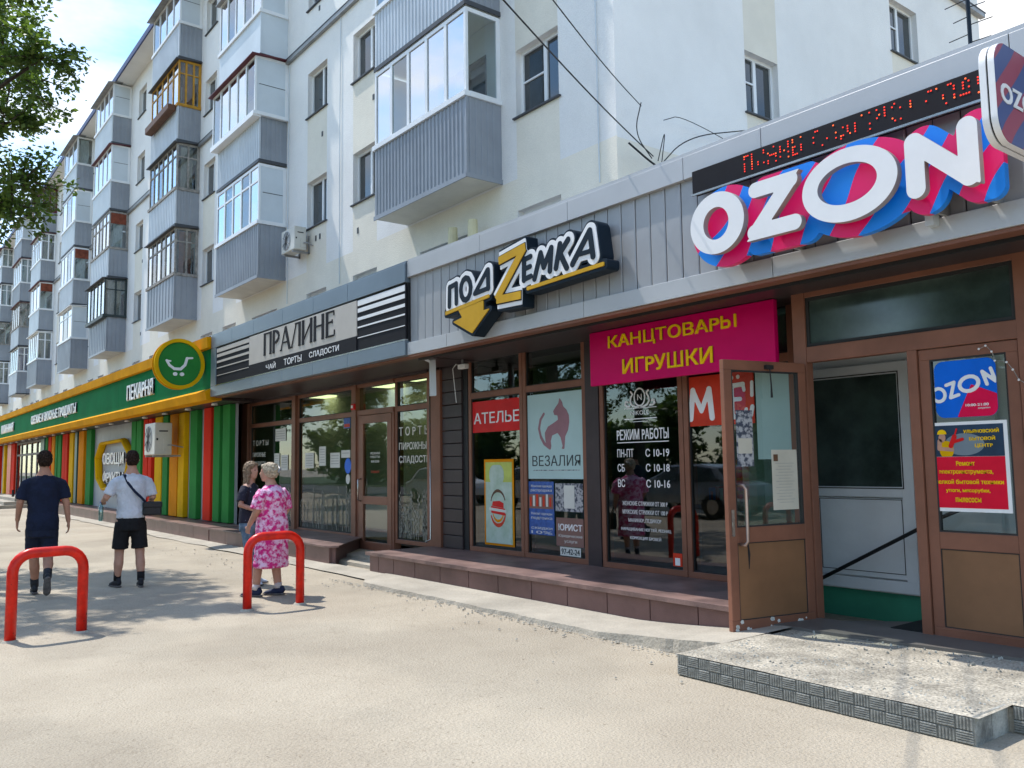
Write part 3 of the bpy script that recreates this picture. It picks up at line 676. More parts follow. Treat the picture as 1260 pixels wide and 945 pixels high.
# --- entrance bay on the right
EY = 6.8
m = MB()
m.box(-4.55, -4.42, EY-.03, EY+.07, .12, 3.05); m.box(-4.42, XR, EY-.025, EY+.07, 2.41, 2.55); m.box(-2.66, -2.55, EY-.028, EY+.068, .14, 3.05); m.box(-4.42, XR, EY-.024, EY+.069, 3.0, 3.05)
m.box(-3.50, -3.42, EY-.026, EY+.067, .12, 2.41)
B('door_frame', m, 'brown', grey, bevel=.004)
m = MB(); frame_rect(m, -4.42, -2.66, 2.55, 3.0, .03, EY-.01, EY+.03); f = B('transom_window', m, 'gasket', grey)
box('pane', -4.39, -2.69, EY+.004, EY+.014, 2.58, 2.97, 'inngl', f)
def leaf(par, x0, x1, z0, z1, gz, y0=0.):
    """door leaf in the xz plane, thickness about y0"""
    t = .085; m = MB(); frame_rect(m, x0, x1, z0, z1, t, y0-.025, y0+.025); m.box(x0+t, x1-t, y0-.025, y0+.025, gz-.13, gz)
    d = B('door', m, 'brown', par, bevel=.004)
    m = MB().box(x0+t, x1-t, y0-.014, y0+.014, z0+t, gz-.13); p = B('door_panel', m, 'brown2', d)
    m = MB(); frame_rect(m, x0+t, x1-t, z0+t, gz-.13, .008, y0-.019, y0+.019); frame_rect(m, x0+t, x1-t, gz, z1-t, .012, y0-.021, y0+.021); B('gasket', m, 'gasket', d)
    box('pane', x0+t+.004, x1-t-.004, y0-.004, y0+.004, gz+.004, z1-t-.004, 'doorglass', d)
    m = MB().box(x0+.02, x1-.02, y0-.03, y0-.025, z0+.005, z0+.075); B('kick_plate', m, 'brown', d)
    return d
fixed = leaf(grey, -3.415, -2.67, .14, 2.405, .96, EY+.02)
fx2 = leaf(grey, -2.54, -1.6, .14, 2.405, .96, EY+.02)
op = leaf(grey, 0, .93, 0, 2.27, .85)
OPM = Matrix.Translation((-4.44, 6.74, .13)) @ Matrix.Rotation(R(-101.5), 4, 'Z')
op.location = (-4.44, 6.74, .13); op.rotation_euler = (0, 0, R(-101.5))
# seen face of the open leaf is local +y after the turn
HY = .025
m = MB().tube([(.82, HY, .71), (.82, HY+.07, .71), (.80, HY+.075, .74), (.80, HY+.075, 1.17), (.82, HY+.07, 1.20), (.82, HY, 1.20)], .014, 10); B('handle', m, 'copper', op, smooth=True)
m = MB().tube([(.72, HY+.0, .71), (.72, HY+.06, .71), (.74, HY+.065, .74)], .012, 8); 
m = MB().box(.875, .905, HY, HY+.008, .78, 1.0).box(.883, .897, HY+.008, HY+.02, .86, .9); B('lock_plate', m, 'stain', op)
m = MB().box(.40, .48, HY, HY+.035, 2.2, 2.235, 0); m.tube([(.44, HY+.03, 2.2), (.445, HY+.045, 2.05), (.44, HY+.04, 1.95)], [.005, .007, .011], 7, m=0); B('door_closer', m, 'dark', op)
random.seed(4); m = MB()
for k in range(14):
    x = random.choice([random.uniform(.8, .92), random.uniform(.03, .9)]); z = random.uniform(.01, .09); s = random.uniform(.008, .022)
    m.prism([(x-s, z-s*.7), (x+s*.4, z-s), (x+s, z), (x+s*.2, z+s*.8), (x-s*.7, z+s*.6)], HY+.0005, HY+.0015)
B('chipped_paint', m, 'paper', op)
m = MB().prism([(.72, .5), (.726, .5), (.735, .7), (.722, .72), (.705, .62)], .0145, .0152); B('scratch', m, 'dark', op)
# vestibule: landing, stair down, inner door, handrail
m = MB(); m.prism([(-4.5, 6.84), (-1.2, 6.84), (-1.2, 8.6), (-3.35, 8.6), (-3.55, 7.72)], .06, .12, 'z'); B('landing', m, 'floorm', grey)
for k in range(4):
    m = MB(); z = .12-.17*(k+1); d = .27*(k+1)
    m.prism([(-4.5-d, 6.95), (-4.5-d+.01, 6.86), (-3.5-d*.6, 7.9), (-3.9-d, 7.9)], z-.2, z, 'z'); B('stair_step', m, 'floorm', grey)
m = MB(); m.box(-5.6, -1.2, 7.9, 8.0, -1.0, .26, 1); m.box(-5.6, -1.2, 7.905, 8.0, .26, 3.0, 0); m.box(-5.62, -5.6, 7.36, 8.0, -1, 3, 0); m.box(-5.6, -4.86, 7.34, 7.36, -1, 3, 0); m.box(-4.56, -1.2, 6.9, 8.0, 2.96, 3.0, 0); m.box(-5.6, -1.2, 6.86, 8.0, -1.05, -1., 1); m.box(-1.22, -1.2, 6.9, 8.0, 0, 3, 0)
B('vestibule_wall', m, ['inngrey', 'inngrn'], grey)
m = MB(); frame_rect(m, -5.18, -4.05, .28, 2.46, .11, 7.83, 7.90); m.box(-5.07, -4.16, 7.83, 7.9, 1.17, 1.27); ind = B('inner_door', m, 'inngrey', grey, bevel=.003)
box('pane', -5.07, -4.16, 7.85, 7.87, 1.27, 2.35, 'inngl', ind); box('door_panel', -5.06, -4.17, 7.855, 7.875, .40, 1.16, 'inngrey', ind, bevel=.01)
m = MB()
frame_rect(m, -5.05, -4.18, .45, 1.15, .006, 7.85, 7.856); frame_rect(m, -5.09, -4.14, 1.25, 2.37, .01, 7.825, 7.832); B('gasket', m, 'gasket', ind)
m = MB().box(-3.98, -3.3, 7.84, 7.9, .28, 2.46); B('inner_door', m, 'inngrey', grey, bevel=.003)
box('door_mat', -3.86, -3.3, 6.95, 7.55, .121, .133, 'rubber', label='black ribbed mat on the landing just inside the open brown door', cat='door mat')
hr = empty('handrail', (-4.3, 7.6, 0), label='thin black handrail descending the stairs inside the doorway', cat='handrail')
def HR(n, m, mt, **k):
    o = B(n, m, mt, hr, smooth=True, **k); o.matrix_parent_inverse = Matrix.Translation((4.3, -7.6, 0)); return o
HR('rail', MB().tube([(-3.45, 7.62, 1.13), (-3.7, 7.62, 1.02), (-5.4, 7.62, .12)], .018, 8), 'dark'); HR('post', MB().tube([(-3.72, 7.63, 1.0), (-3.72, 7.63, .3), (-3.71, 7.66, .18)], .014, 8), 'dark'); HR('post', MB().tube([(-3.80, 7.63, .97), (-3.80, 7.63, .3), (-3.79, 7.66, .18)], .007, 8), 'stain')

# --- pastry shop
PX0, PX1 = -18.15, -10.09
seams = [PX0, -16.9, -15.72, -14.34, -13.07, -11.82, PX1]
for a, b in zip(seams, seams[1:]): box('fascia_panel', a+.004, b-.004, FASC-.05, FASC+.06, 4.07, 4.34, 'blsteel', pas, bevel=.004)
for a, b in zip(seams, seams[1:]): box('fascia_panel', a+.004, b-.004, FASC-.05, FASC+.06, 3.05, 3.255, 'blsteel', pas, bevel=.004)
box('fascia_panel', PX0, -17.84, FASC-.049, FASC+.06, 3.259, 4.066, 'blsteel', pas, bevel=.004)
m = MB().box(-17.84, PX1, FASC+.0, FASC+.05, 3.255, 4.07, 0).box(-17.84, PX1, FASC-.052, FASC+.0, 3.2555, 3.275, 1); B('sign_backing', m, ['dark', 'stain'], pas)
m = MB().box(PX0, PX1, FASC-.03, 8.44, 4.34, 4.37); B('roof', m, 'blsteel', pas)
m = MB().box(PX0, PX1, FASC+.06, FASC+.2, 3.03, 3.06, 0); m.box(PX0, PX1, FASC+.2, 7.3, 3.04, 3.07, 1); B('soffit', m, ['brown', 'siding'], pas)
box('header_beam', -19.3, -11.0, 7.11, 7.3, 3.0, 3.3, 'siding', pas)
for x in (-16.55, -13.9): box('post', x-.085, x+.085, 7.12, 7.32, .26, 3.0, 'brown', pas, bevel=.005)
box('post', -19.5, -19.12, 7.12, 7.32, .26, 3.0, 'brown', pas, bevel=.005)
box('post', -11.4, -11.02, 7.11, 7.32, .1, 3.1, 'brown', pas, bevel=.005)
window(pas, -19.1, -16.64, .27, 3.0, 7.2, 2.44); window(pas, -16.46, -13.99, .27, 3.0, 7.2, 2.44); window(pas, -12.5, -11.4, .27, 3.0, 7.2, 2.44)
m = MB().box(-13.81, -12.51, 7.14, 7.3, 2.44, 2.53).box(-12.56, -12.505, 7.15, 7.29, .1, 2.44).box(-13.81, -12.51, 7.14, 7.3, 2.94, 3.0).box(-13.81, -13.72, 7.15, 7.29, .1, 2.44); B('door_frame', m, 'brown', pas, bevel=.004)
box('pane', -13.81, -12.51, 7.2, 7.21, 2.53, 2.94, 'shopglass', pas)
m = MB(); frame_rect(m, -13.71, -12.57, .1, 2.43, .14, 7.14, 7.2); m.box(-13.57, -12.71, 7.14, 7.2, .88, 1.02); d = B('door', m, 'brown', pas, bevel=.005)
box('pane', -13.57, -12.71, 7.165, 7.175, 1.02, 2.29, 'shopglass', d); box('pane', -13.57, -12.71, 7.165, 7.175, .24, .88, 'pane', d)
B('handle', MB().tube([(-13.64, 7.14, .93), (-13.64, 7.08, .95), (-13.64, 7.08, 1.3), (-13.64, 7.14, 1.32)], .014, 8), 'stain', d, smooth=True)
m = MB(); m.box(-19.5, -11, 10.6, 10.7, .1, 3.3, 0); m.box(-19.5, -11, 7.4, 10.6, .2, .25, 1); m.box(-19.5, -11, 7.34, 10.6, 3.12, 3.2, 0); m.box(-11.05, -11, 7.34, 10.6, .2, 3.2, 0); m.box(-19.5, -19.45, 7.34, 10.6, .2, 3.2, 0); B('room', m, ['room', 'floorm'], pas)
for (x, y) in ((-12.0, 7.9), (-13.2, 7.9), (-14.6, 8.1), (-13.6, 9.3), (-15.9, 9.2), (-12.4, 9.4), (-17.6, 8.2)):
    box('ceiling_lamp', x-.3, x+.3, y-.3, y+.3, 3.08, 3.115, 'lamp', pas)
for a, b, z, mt in ((-18.9, -17.2, 1.5, 'whitepan'), (-16.3, -15.3, 1.4, 'litegrey'), (-15.2, -14.1, 2.0, 'greywood'), (-13.4, -12.6, 1.3, 'tin')):
    m = MB().box(a, b, 8.6, 9.2, .25, z, 0); m.box(a-.04, b+.04, 8.55, 9.2, z, z+.05, 0)
    for q in range(3): m.box(a+.05, b-.05, 8.54, 8.6, .5+q*.35, .53+q*.35, 0)
    B('display_case', m, mt, pas)
# plinth of pastry shop, bull-nosed end beside the door steps
seams = [-18.2+k*.96 for k in range(6)]+[-12.52]
for a, b in zip(seams, seams[1:]): box('plinth_panel', a+.005, b-.005, 6.0, 6.03, -.02, .27, 'granite', pas, bevel=.003)
m = MB().prism([(-18.2, 5.97), (-12.62, 5.97), (-12.5, 6.0), (-12.44, 6.12), (-13.66, 7.17), (-18.2, 7.17)], .27, .30, 'z'); B('plinth_top', m, 'ledge', pas, bevel=.003)
m = MB().prism([(-18.2, 6.03), (-12.56, 6.03), (-12.5, 6.1), (-13.7, 7.15), (-18.2, 7.15)], -.02, .27, 'z'); B('plinth_core', m, 'granite', pas)
m = MB().box(-13.9, -11.25, 6.55, 7.2, -.02, .10).box(-13.6, -11.25, 6.25, 6.55, -.02, .05); B('door_step', m, 'concrete', pas)
# wheat film on the windows
def wheat(x0, x1, z0, z1, n, seed, full=False):
    random.seed(seed); m = MB(); y = 7.2
    for k in range(n):
        x = random.uniform(x0, x1); h = (z1-z0)*random.uniform(.45, 1.0) if not full else (z1-z0)*random.uniform(.3, 1)
        m.quad((x-.006, y, z0), (x+.006, y, z0), (x+.004, y, z0+h), (x-.004, y, z0+h))
        q = 0; z = z0+h*.15
        while z < z0+h:
            s = random.uniform(.03, .075)*(1 if not full else 1.2); dx = s*.55*(1 if q % 2 else -1)
            if x0 < x+dx < x1: m.quad((x, y, z), (x+dx*.9, y, z+s*.35), (x+dx, y, z+s), (x+dx*.2, y, z+s*.6))
            z += s*.8; q += 1
    return m
for (a, b, q) in ((-19.03, -16.71, 1), (-16.39, -14.06, 2), (-12.43, -11.47, 3)):
    o = B('window_film', wheat(a, b, .36, 1.15, 34 if q < 3 else 26, q, q == 3), 'frost', pas); o['kind'] = 'stuff'

# --- green grocery
GX0, GX1 = -75.0, -18.17
x = GX1; k = 0
while x > GX0:
    x2 = max(GX0, x-4.05); box('fascia_panel', x2+.006, x-.006, FASC, FASC+.08, 3.2, 4.1, 'green', grn, bevel=.004); x = x2
    k += 1
m = MB(); m.prism([(FASC-.14, 4.33), (FASC-.12, 4.10), (FASC+.2, 4.10), (FASC+.2, 4.33)], GX0, GX1, 'x'); B('top_band', m, 'yellow', grn)
m = MB(); m.prism([(FASC+.0, 3.24), (FASC-.16, 3.16), (FASC-.12, 2.985), (FASC+.2, 2.985), (FASC+.2, 3.24)], GX0, GX1-.0, 'x'); B('bottom_band', m, 'yellow', grn)
m = MB().box(GX0, GX1, FASC+.2, 8.44, 4.25, 4.3, 0).box(GX0, GX1, FASC+.2, 6.9, 2.98, 3.03, 1); B('roof', m, ['roofm', 'siding'], grn)
for k in range(20):
    x = -18.9-k*1.9; o = B('downlight', MB().tube([(x, 6.3, 2.985), (x, 6.3, 2.93)], [.06, .075], 10), 'whitepvc', grn, smooth=True)
GY = 6.75
for a, b in ((GX0, -50.5), (-43.0, -18.8)):
    x = b
    while x > a:
        x2 = max(a, x-1.3); box('wall_panel', x2+.004, x-.004, GY, GY+.05, .3, 2.98, 'greypan', grn); x = x2
fins = [(-19.3, -18.85, 'greenfin'), (-19.92, -19.5, 'greenfin'), (-20.62, -20.1, 'redfin'), (-21.65, -21.12, 'greenfin'), (-22.6, -22.13, 'yelfin'), (-23.35, -22.68, 'orfin'), (-24.0, -23.55, 'greenfin'), (-24.75, -24.1, 'yelfin'),
        (-25.42, -25.1, 'redfin'), (-25.95, -25.5, 'redfin'), (-26.7, -26.2, 'greenfin'), (-27.3, -26.8, 'greenfin'), (-33.5, -32.75, 'greenfin'), (-34.8, -33.95, 'orfin'), (-35.5, -35.1, 'tealfin'), (-36.5, -35.8, 'yelfin'),
        (-37.3, -36.9, 'redfin'), (-37.9, -37.35, 'redfin'), (-38.8, -38.2, 'greenfin'), (-39.4, -39.0, 'greenfin'), (-40.2, -39.6, 'orfin'), (-41.0, -40.4, 'redfin'), (-41.7, -41.2, 'greenfin'), (-42.9, -42.0, 'tealfin'),
        (-51.5, -50.5, 'redfin'), (-53, -51.7, 'orred'), (-54.5, -54.0, 'yelfin'), (-57, -56, 'redfin'), (-60, -59, 'greenfin')]
for a, b, mt in fins: box('wall_fin', a, b, GY-.13, GY, .33, 2.97, mt, grn, bevel=.01)
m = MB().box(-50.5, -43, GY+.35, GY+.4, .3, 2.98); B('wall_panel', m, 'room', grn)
for k in range(5): window(grn, -50.5+k*1.5, -50.5+(k+1)*1.5-.01, .3, 2.97, GY, 2.3, t=.09, fm='greywood')
x = -18.25
while x > -40.4:
    x2 = x-1.0; box('plinth_panel', x2+.005, x-.005, 6.0, 6.03, -.02, .285, 'granite', grn); x = x2
m = MB().box(x, -18.21, 5.975, GY, .285, .31); B('plinth_top', m, 'ledge', grn); m = MB().box(x, -18.21, 6.03, GY, -.02, .285); B('plinth_core', m, 'granite', grn)
for k in range(3): box('door_step', -50.5+k*.3, -41.5-k*.3, 4.7+k*.45, 6.0+.75*(k == 2), -.02+.13*k, .13*(k+1), 'concrete', grn)
B('bollard', MB().tube([(-45, 5.9, .39), (-45, 5.9, .7)], [.05, .05], 8), 'dark', grn)

# ================================================================== entrance stage with relief tiles
st = empty('entrance_platform', (-3.3, 5.5, 0), label='low pebbled concrete platform edged with grey relief tiles in front of the open door', cat='platform')
def ST(n, m, mt, **k):
    o = B(n, m, mt, st, **k); o.matrix_parent_inverse = Matrix.Translation((3.3, -5.5, 0)); return o
m = MB(); TOP = .145
nx, ny = 60, 34
def sx_(i): return -4.34+(XR+4.34)*i/nx
v0 = len(m.v)
for j in range(ny):
    for i in range(nx):
        xa, xb = sx_(i), sx_(i+1)
        def yf(x): return 4.84 if x < -2.25 else 5.25
        ya, yb = yf((xa+xb)/2), 6.9
        y0 = ya+(yb-ya)*j/ny; y1 = ya+(yb-ya)*(j+1)/ny
        h = lambda x, y: TOP+.006*noise.noise(Vector((x*3, y*3, 0)))+(.0 if y < 5.95 else (-.012))
        m.quad((xa, y0, h(xa, y0)), (xb, y0, h(xb, y0)), (xb, y1, h(xb, y1)), (xa, y1, h(xa, y1)))
ST('slab_top', m, 'gravel')
m = MB().box(-4.34, -2.25, 4.86, 6.9, -.02, TOP-.02).box(-2.25, XR, 5.27, 6.9, -.02, TOP-.02); ST('slab_core', m, 'concrete')
m = MB().prism([(-4.6, 6.25), (-3.5, 6.32), (-2.6, 6.45), (XR, 6.5), (XR, 6.8), (-4.6, 6.8)], TOP-.02, TOP+.012, 'z'); ST('threshold_strip', m, 'floorm')
def ribtile(vert):
    m = MB(); m.box(0, .098, .004, .02, 0, .070)
    for k in range(5):
        if vert: m.prism([(.006+k*.0185, .004), (.010+k*.0185, -.003), (.017+k*.0185, -.003), (.021+k*.0185, .004)], .003, .067, 'z')
        else: m.prism([(.004, .004+k*.0132), (-.003, .007+k*.0132), (-.003, .013+k*.0132), (.004, .016+k*.0132)], .003, .095, 'x')
    return m.mesh('tile', 'tile')
TA, TB_ = ribtile(True), ribtile(False)
random.seed(9)
for r_ in range(2):
    for i in range(21):
        o = link('tile', TA if (i+r_) % 2 else TB_, st); o.matrix_parent_inverse = Matrix.Translation((3.3, -5.5, 0))
        o.location = (-4.34+i*.0995, 4.84+random.uniform(-.002, .002), -.004+r_*.0735)
    for i in range(16):
        o = link('tile', TA if (i+r_) % 2 else TB_, st); o.matrix_parent_inverse = Matrix.Translation((3.3, -5.5, 0)); o.location = (-2.22+i*.0995, 5.25, -.004+r_*.0735)
for i in range(2):
    o = ST('side_tile', MB().box(-2.262, -2.245, 4.845+i*.2, 4.845+(i+1)*.2-.006, -.01, TOP), 'tile')
random.seed(6); m = MB()
for k in range(900):
    x = random.uniform(-4.3, -1.3); y = abs(random.gauss(0, .5))+4.9 if random.random() < .5 else random.uniform(4.9, 6.7)
    if x > -2.25: y = max(y, 5.3)
    if y > 6.75: continue
    s = random.uniform(.004, .011); a = random.random()*6
    c_, s_ = math.cos(a)*s, math.sin(a)*s
    m.tube([(x, y, TOP-.012), (x+c_*.3, y+s_*.3, TOP-.003+s*.35), (x+c_*.2, y, TOP-.001+s*.6)], [s, s*.9, s*.35], 5)
o = ST('pebbles', m, 'tile'); o['kind'] = 'stuff'

# ================================================================== signs
# --- cream board over the pastry shop, thin serif letters
sg = empty('shop_sign', (0, 0, 0), label='cream sign board lettered ПРАЛИНЕ with black and white stripe panels', cat='sign')
box('board', -15.95, -11.53, 5.955, 5.99, 3.50, 4.045, 'cream', sg)
box('text_band', -15.95, -11.53, 5.95, 5.985, 3.28, 3.497, 'black', sg)
for a, b in ((-17.82, -15.96), (-11.52, PX1-.01)):
    box('stripe_board', a, b, 5.965, 5.99, 3.28, 4.045, 'black', sg)
    zz = 4.035
    for th, gp in ((.085, .04), (.062, .075), (.045, .095), (.022, .14), (.012, .1)):
        m = MB().box(a+.02, b-.01, 5.958, 5.966, zz-th, zz); B('stripe', m, 'cream' if a < -15 else 'white', sg); zz -= th+gp
def serif(ch, x0, wd, z0, z1):
    T, t, s = .044, .014, .013; h = z1-z0; x1 = x0+wd; S = []
    def v(x): return [((x, z0), (x, z1), T/1.0*.9), ((x-.045, z0+.008), (x+.045, z0+.008), s), ((x-.045, z1-.008), (x+.045, z1-.008), s)]
    mz = z0+h*.5
    if ch == 'П': S = v(x0+.04)+v(x1-.04)+[((x0+.04, z1-.012), (x1-.04, z1-.012), t)]
    if ch == 'Р':
        S = v(x0+.04); c = [(x0+.04+(wd-.06)*math.sin(a), z1-.012-h*.27*(1-math.cos(a))) for a in [R(q) for q in range(0, 181, 20)]]
        for q, (p, r) in enumerate(zip(c, c[1:])): S.append((p, r, t+.02*math.sin(R(q*20+10))))
    if ch == 'А': S = [((x0+.01, z0), (x0+wd*.5, z1), t), ((x0+wd*.5, z1), (x1-.01, z0), T*.9), ((x0+wd*.2, z0+h*.33), (x1-wd*.2, z0+h*.33), t*.9), ((x0-.03, z0+.008), (x0+.05, z0+.008), s), ((x1-.06, z0+.008), (x1+.03, z0+.008), s)]
    if ch == 'Л': S = v(x1-.04)+[((x0+.01, z0), (x0+wd*.5, z1-.02), t), ((x0+wd*.4, z1-.01), (x1-.04, z1-.01), t), ((x0-.03, z0+.01), (x0+.05, z0+.01), s)]
    if ch == 'И': S = v(x0+.04)+v(x1-.04)+[((x0+.04, z0+.05), (x1-.04, z1-.05), t)]
    if ch == 'Н': S = v(x0+.04)+v(x1-.04)+[((x0+.04, mz+.03), (x1-.04, mz+.03), t)]
    if ch == 'Е': S = v(x0+.05)+[((x0+.05, z1-.01), (x1, z1-.01), t), ((x1, z1-.01), (x1, z1-.08), s), ((x0+.05, mz+.03), (x1-.06, mz+.03), t), ((x1-.06, mz), (x1-.06, mz+.07), s), ((x0+.05, z0+.01), (x1+.01, z0+.01), t), ((x1+.01, z0+.01), (x1+.02, z0+.1), s)]
    return S
xx = -15.2
for ch, wd in zip('ПРАЛИНЕ', (.36, .30, .40, .38, .40, .38, .30)):
    S = serif(ch, xx, wd, 3.60, 4.01)
    plate('letter', strokes(S, 0, True), (xx-.1, xx+wd+.12, 3.57, 4.05), .011, 5.945, 5.954, 'black', sg); xx += wd+.065
text('lettering', 'ЧАЙ', -15.07, -14.62, 3.325, 3.44, 5.948, 'white', sg, bold=.01); text('lettering', 'ТОРТЫ', -14.25, -13.5, 3.325, 3.44, 5.948, 'white', sg, bold=.01); text('lettering', 'СЛАДОСТИ', -13.2, -12.1, 3.325, 3.44, 5.948, 'white', sg, bold=.01)

# --- black, white and gold sign with the arrow
pz = empty('shop_sign', (0, 0, 0), label='black, white and gold sign reading ПОДZЕМКА with a gold arrow pointing down', cat='sign')
def sh(S): return S
LT = []
r = .034
LT += [[((-8.735, 3.50), (-8.725, 3.735), r), ((-8.725, 3.735), (-8.58, 3.755), r*.9), ((-8.58, 3.755), (-8.58, 3.515), r)]]
oo = [(-8.375+.105*math.cos(a), 3.655+.135*math.sin(a)) for a in [R(q) for q in range(0, 361, 30)]]
LT += [[(p, q, r) for p, q in zip(oo, oo[1:])]]
LT += [[((-8.175, 3.575), (-7.93, 3.80), r*.9), ((-7.915, 3.80), (-7.915, 3.585), r), ((-8.19, 3.565), (-7.905, 3.585), r*.8)]]
LT += [[((-7.245, 3.56), (-7.235, 3.79), r), ((-7.235, 3.785), (-7.12, 3.80), r*.85), ((-7.24, 3.68), (-7.13, 3.69), r*.8), ((-7.245, 3.565), (-7.12, 3.58), r*.85)]]
LT += [[((-7.06, 3.54), (-6.95, 3.80), r), ((-6.95, 3.80), (-6.90, 3.64), r), ((-6.90, 3.64), (-6.77, 3.82), r), ((-6.77, 3.82), (-6.80, 3.58), r)]]
LT += [[((-6.70, 3.59), (-6.63, 3.83), r), ((-6.67, 3.70), (-6.50, 3.85), r), ((-6.63, 3.73), (-6.53, 3.56), r)]]
LT += [[((-6.44, 3.58), (-6.18, 3.86), r), ((-6.17, 3.87), (-6.13, 3.60), r), ((-6.33, 3.66), (-6.15, 3.66), r*.7)]]
ZS = [((-7.69, 3.86), (-7.20, 3.925), .045), ((-7.22, 3.92), (-7.74, 3.42), .048), ((-7.74, 3.415), (-7.29, 3.40), .045)]
allS = [s for l_ in LT for s in l_]
arrow = polyf([(-8.55, 3.43), (-8.02, 3.46), (-8.02, 3.34), (-7.90, 3.345), (-8.26, 3.10), (-8.66, 3.29), (-8.46, 3.32)])
strip = polyf([(-8.83, 3.40), (-7.9, 3.475), (-7.9, 3.515), (-8.83, 3.445)]); strip2 = polyf([(-7.2, 3.435), (-5.98, 3.475), (-5.98, 3.515), (-7.2, 3.475)])
zf = strokes(ZS, 0, True)
def casing(X, Z): return np.minimum.reduce([strokes(allS, .075)(X, Z), arrow(X, Z)-.035, strip(X, Z)-.035, strip2(X, Z)-.035, strokes(ZS, .085, True)(X, Z)])
plate('casing', casing, (-8.98, -5.85, 2.98, 4.12), .015, 5.80, 5.97, 'navyblack', pz)
plate('outline', lambda X, Z: np.maximum(np.minimum(strokes(allS, .052)(X, Z), strokes(ZS, .06, True)(X, Z)), -1e9), (-8.95, -5.88, 3.2, 4.1), .011, 5.79, 5.80, 'white', pz)
for l_ in LT: plate('letter', strokes(l_, .0), (min(min(a[0], b[0]) for a, b, q in l_)-.06, max(max(a[0], b[0]) for a, b, q in l_)+.06, 3.45, 3.95), .009, 5.782, 5.79, 'navyblack', pz)
plate('letter', strokes(ZS, .012, True), (-7.85, -7.1, 3.3, 4.02), .009, 5.781, 5.79, 'navyblack', pz); plate('letter', zf, (-7.85, -7.1, 3.3, 4.02), .009, 5.772, 5.781, 'gold', pz)
plate('arrow', arrow, (-8.75, -7.85, 3.05, 3.5), .012, 5.788, 5.80, 'gold', pz)
plate('underline', strip, (-8.9, -7.85, 3.35, 3.55), .01, 5.786, 5.80, 'gold', pz); plate('underline', strip2, (-7.25, -5.9, 3.4, 3.55), .01, 5.786, 5.80, 'gold', pz)
for x in (-8.6, -7.3, -6.2): box('bracket', x-.02, x+.02, 5.97, 6.03, 3.5, 3.53, 'stain', pz)

# --- big raised white letters on the striped backing
oz = empty('shop_sign', (0, 0, 0), label='big raised white OZON letters on a pink and blue striped backing above the open door', cat='sign')
O1, O1i = ell(-4.485, 3.53, .28, .262), ell(-4.492, 3.528, .132, .138)
O2, O2i = ell(-3.288, 3.535, .376, .272), ell(-3.298, 3.542, .236, .15)
Zs = [((-4.09, 3.705), (-3.76, 3.705), .062), ((-3.77, 3.70), (-4.09, 3.37), .062), ((-4.115, 3.363), (-3.74, 3.363), .062)]
Zc = lambda X, Z: np.minimum(strokes(Zs)(X, Z), np.minimum(polyf([(-3.80, 3.65), (-3.68, 3.767), (-3.78, 3.767)])(X, Z), polyf([(-4.19, 3.301), (-4.0, 3.301), (-4.06, 3.41)])(X, Z)))
Ns = [((-2.79, 3.69), (-2.79, 3.365), .066), ((-2.785, 3.69), (-2.44, 3.36), .062), ((-2.437, 3.36), (-2.437, 3.69), .066)]
Nc = lambda X, Z: np.minimum(strokes(Ns)(X, Z), polyf([(-2.53, 3.36), (-2.371, 3.295), (-2.371, 3.42)])(X, Z))
fO1 = lambda X, Z: np.maximum(O1(X, Z), -O1i(X, Z)); fO2 = lambda X, Z: np.maximum(O2(X, Z), -O2i(X, Z))
for f, bb in ((fO1, (-4.8, -4.17, 3.23, 3.83)), (Zc, (-4.26, -3.63, 3.26, 3.81)), (fO2, (-3.7, -2.87, 3.23, 3.84)), (Nc, (-2.9, -2.32, 3.26, 3.8))):
    plate('letter', f, bb, .009, 5.66, 5.72, ['white', 'edgegrey'], oz)
back = lambda X, Z: np.minimum.reduce([O1(X, Z), Zc(X, Z), O2(X, Z), Nc(X, Z)])-.082
plate('backing', lambda X, Z: back(X-.02, Z+.012), (-4.95, -2.2, 3.1, 3.95), .012, 5.77, 5.83, 'oz', oz)
for z in (3.42, 3.70): box('mounting_rail', -4.75, -2.3, 5.86, 5.89, z-.02, z+.02, 'whitepan', oz)
for x in (-4.5, -3.9, -3.3, -2.75, -2.4): box('bracket', x-.012, x+.012, 5.83, 6.03, 3.22, 3.78, 'tin', oz)
box('power_box', -2.86, -2.80, 5.9, 5.99, 3.16, 3.26, 'whitepan', oz)
# --- led ticker
ld = empty('led_sign', (0, 0, 0), label='long black LED ticker with red dot lettering above the big white letters', cat='led sign')
box('housing', -4.93, -2.2, 5.90, 5.975, 3.93, 4.145, 'black', ld, bevel=.004); box('edge_strip', -4.93, -2.2, 5.885, 5.905, 3.915, 3.932, 'stain', ld)
FONT5 = {'П': '11111 10001 10001 10001 10001 10001 10001', 'О': '01110 10001 10001 10001 10001 10001 01110', 'Д': '00110 01010 01010 01010 01010 11111 10001', 'А': '01110 10001 10001 11111 10001 10001 10001', 'Р': '11110 10001 10001 11110 10000 10000 10000', 'К': '10001 10010 10100 11000 10100 10010 10001', 'И': '10001 10001 10011 10101 11001 10001 10001', 'Л': '00111 01001 01001 01001 01001 01001 10001', 'Н': '10001 10001 10001 11111 10001 10001 10001', 'Ы': '10001 10001 10001 11101 10011 10011 11101', 'Й': '10101 10001 10011 10101 11001 10001 10001', 'Г': '11111 10000 10000 10000 10000 10000 10000', ' ': '0 0 0 0 0 0 0'}
random.seed(8); m = MB(); cx = -4.36
for ch in 'ПЛАНЫ ПОДАРКИ ГОДА':
    for r_, row in enumerate(FONT5[ch].split()):
        for q, b in enumerate(row):
            if b == '1' and random.random() < .5:
                x = cx+q*.019; z = 4.115-r_*.021; m.box(x, x+.010, 5.897, 5.9, z-.008, z+.002, 0 if random.random() < .8 else 1)
    cx += .118 if ch != ' ' else .07
o = B('led_dots', m, ['led', 'ledor'], ld); o['kind'] = 'stuff'
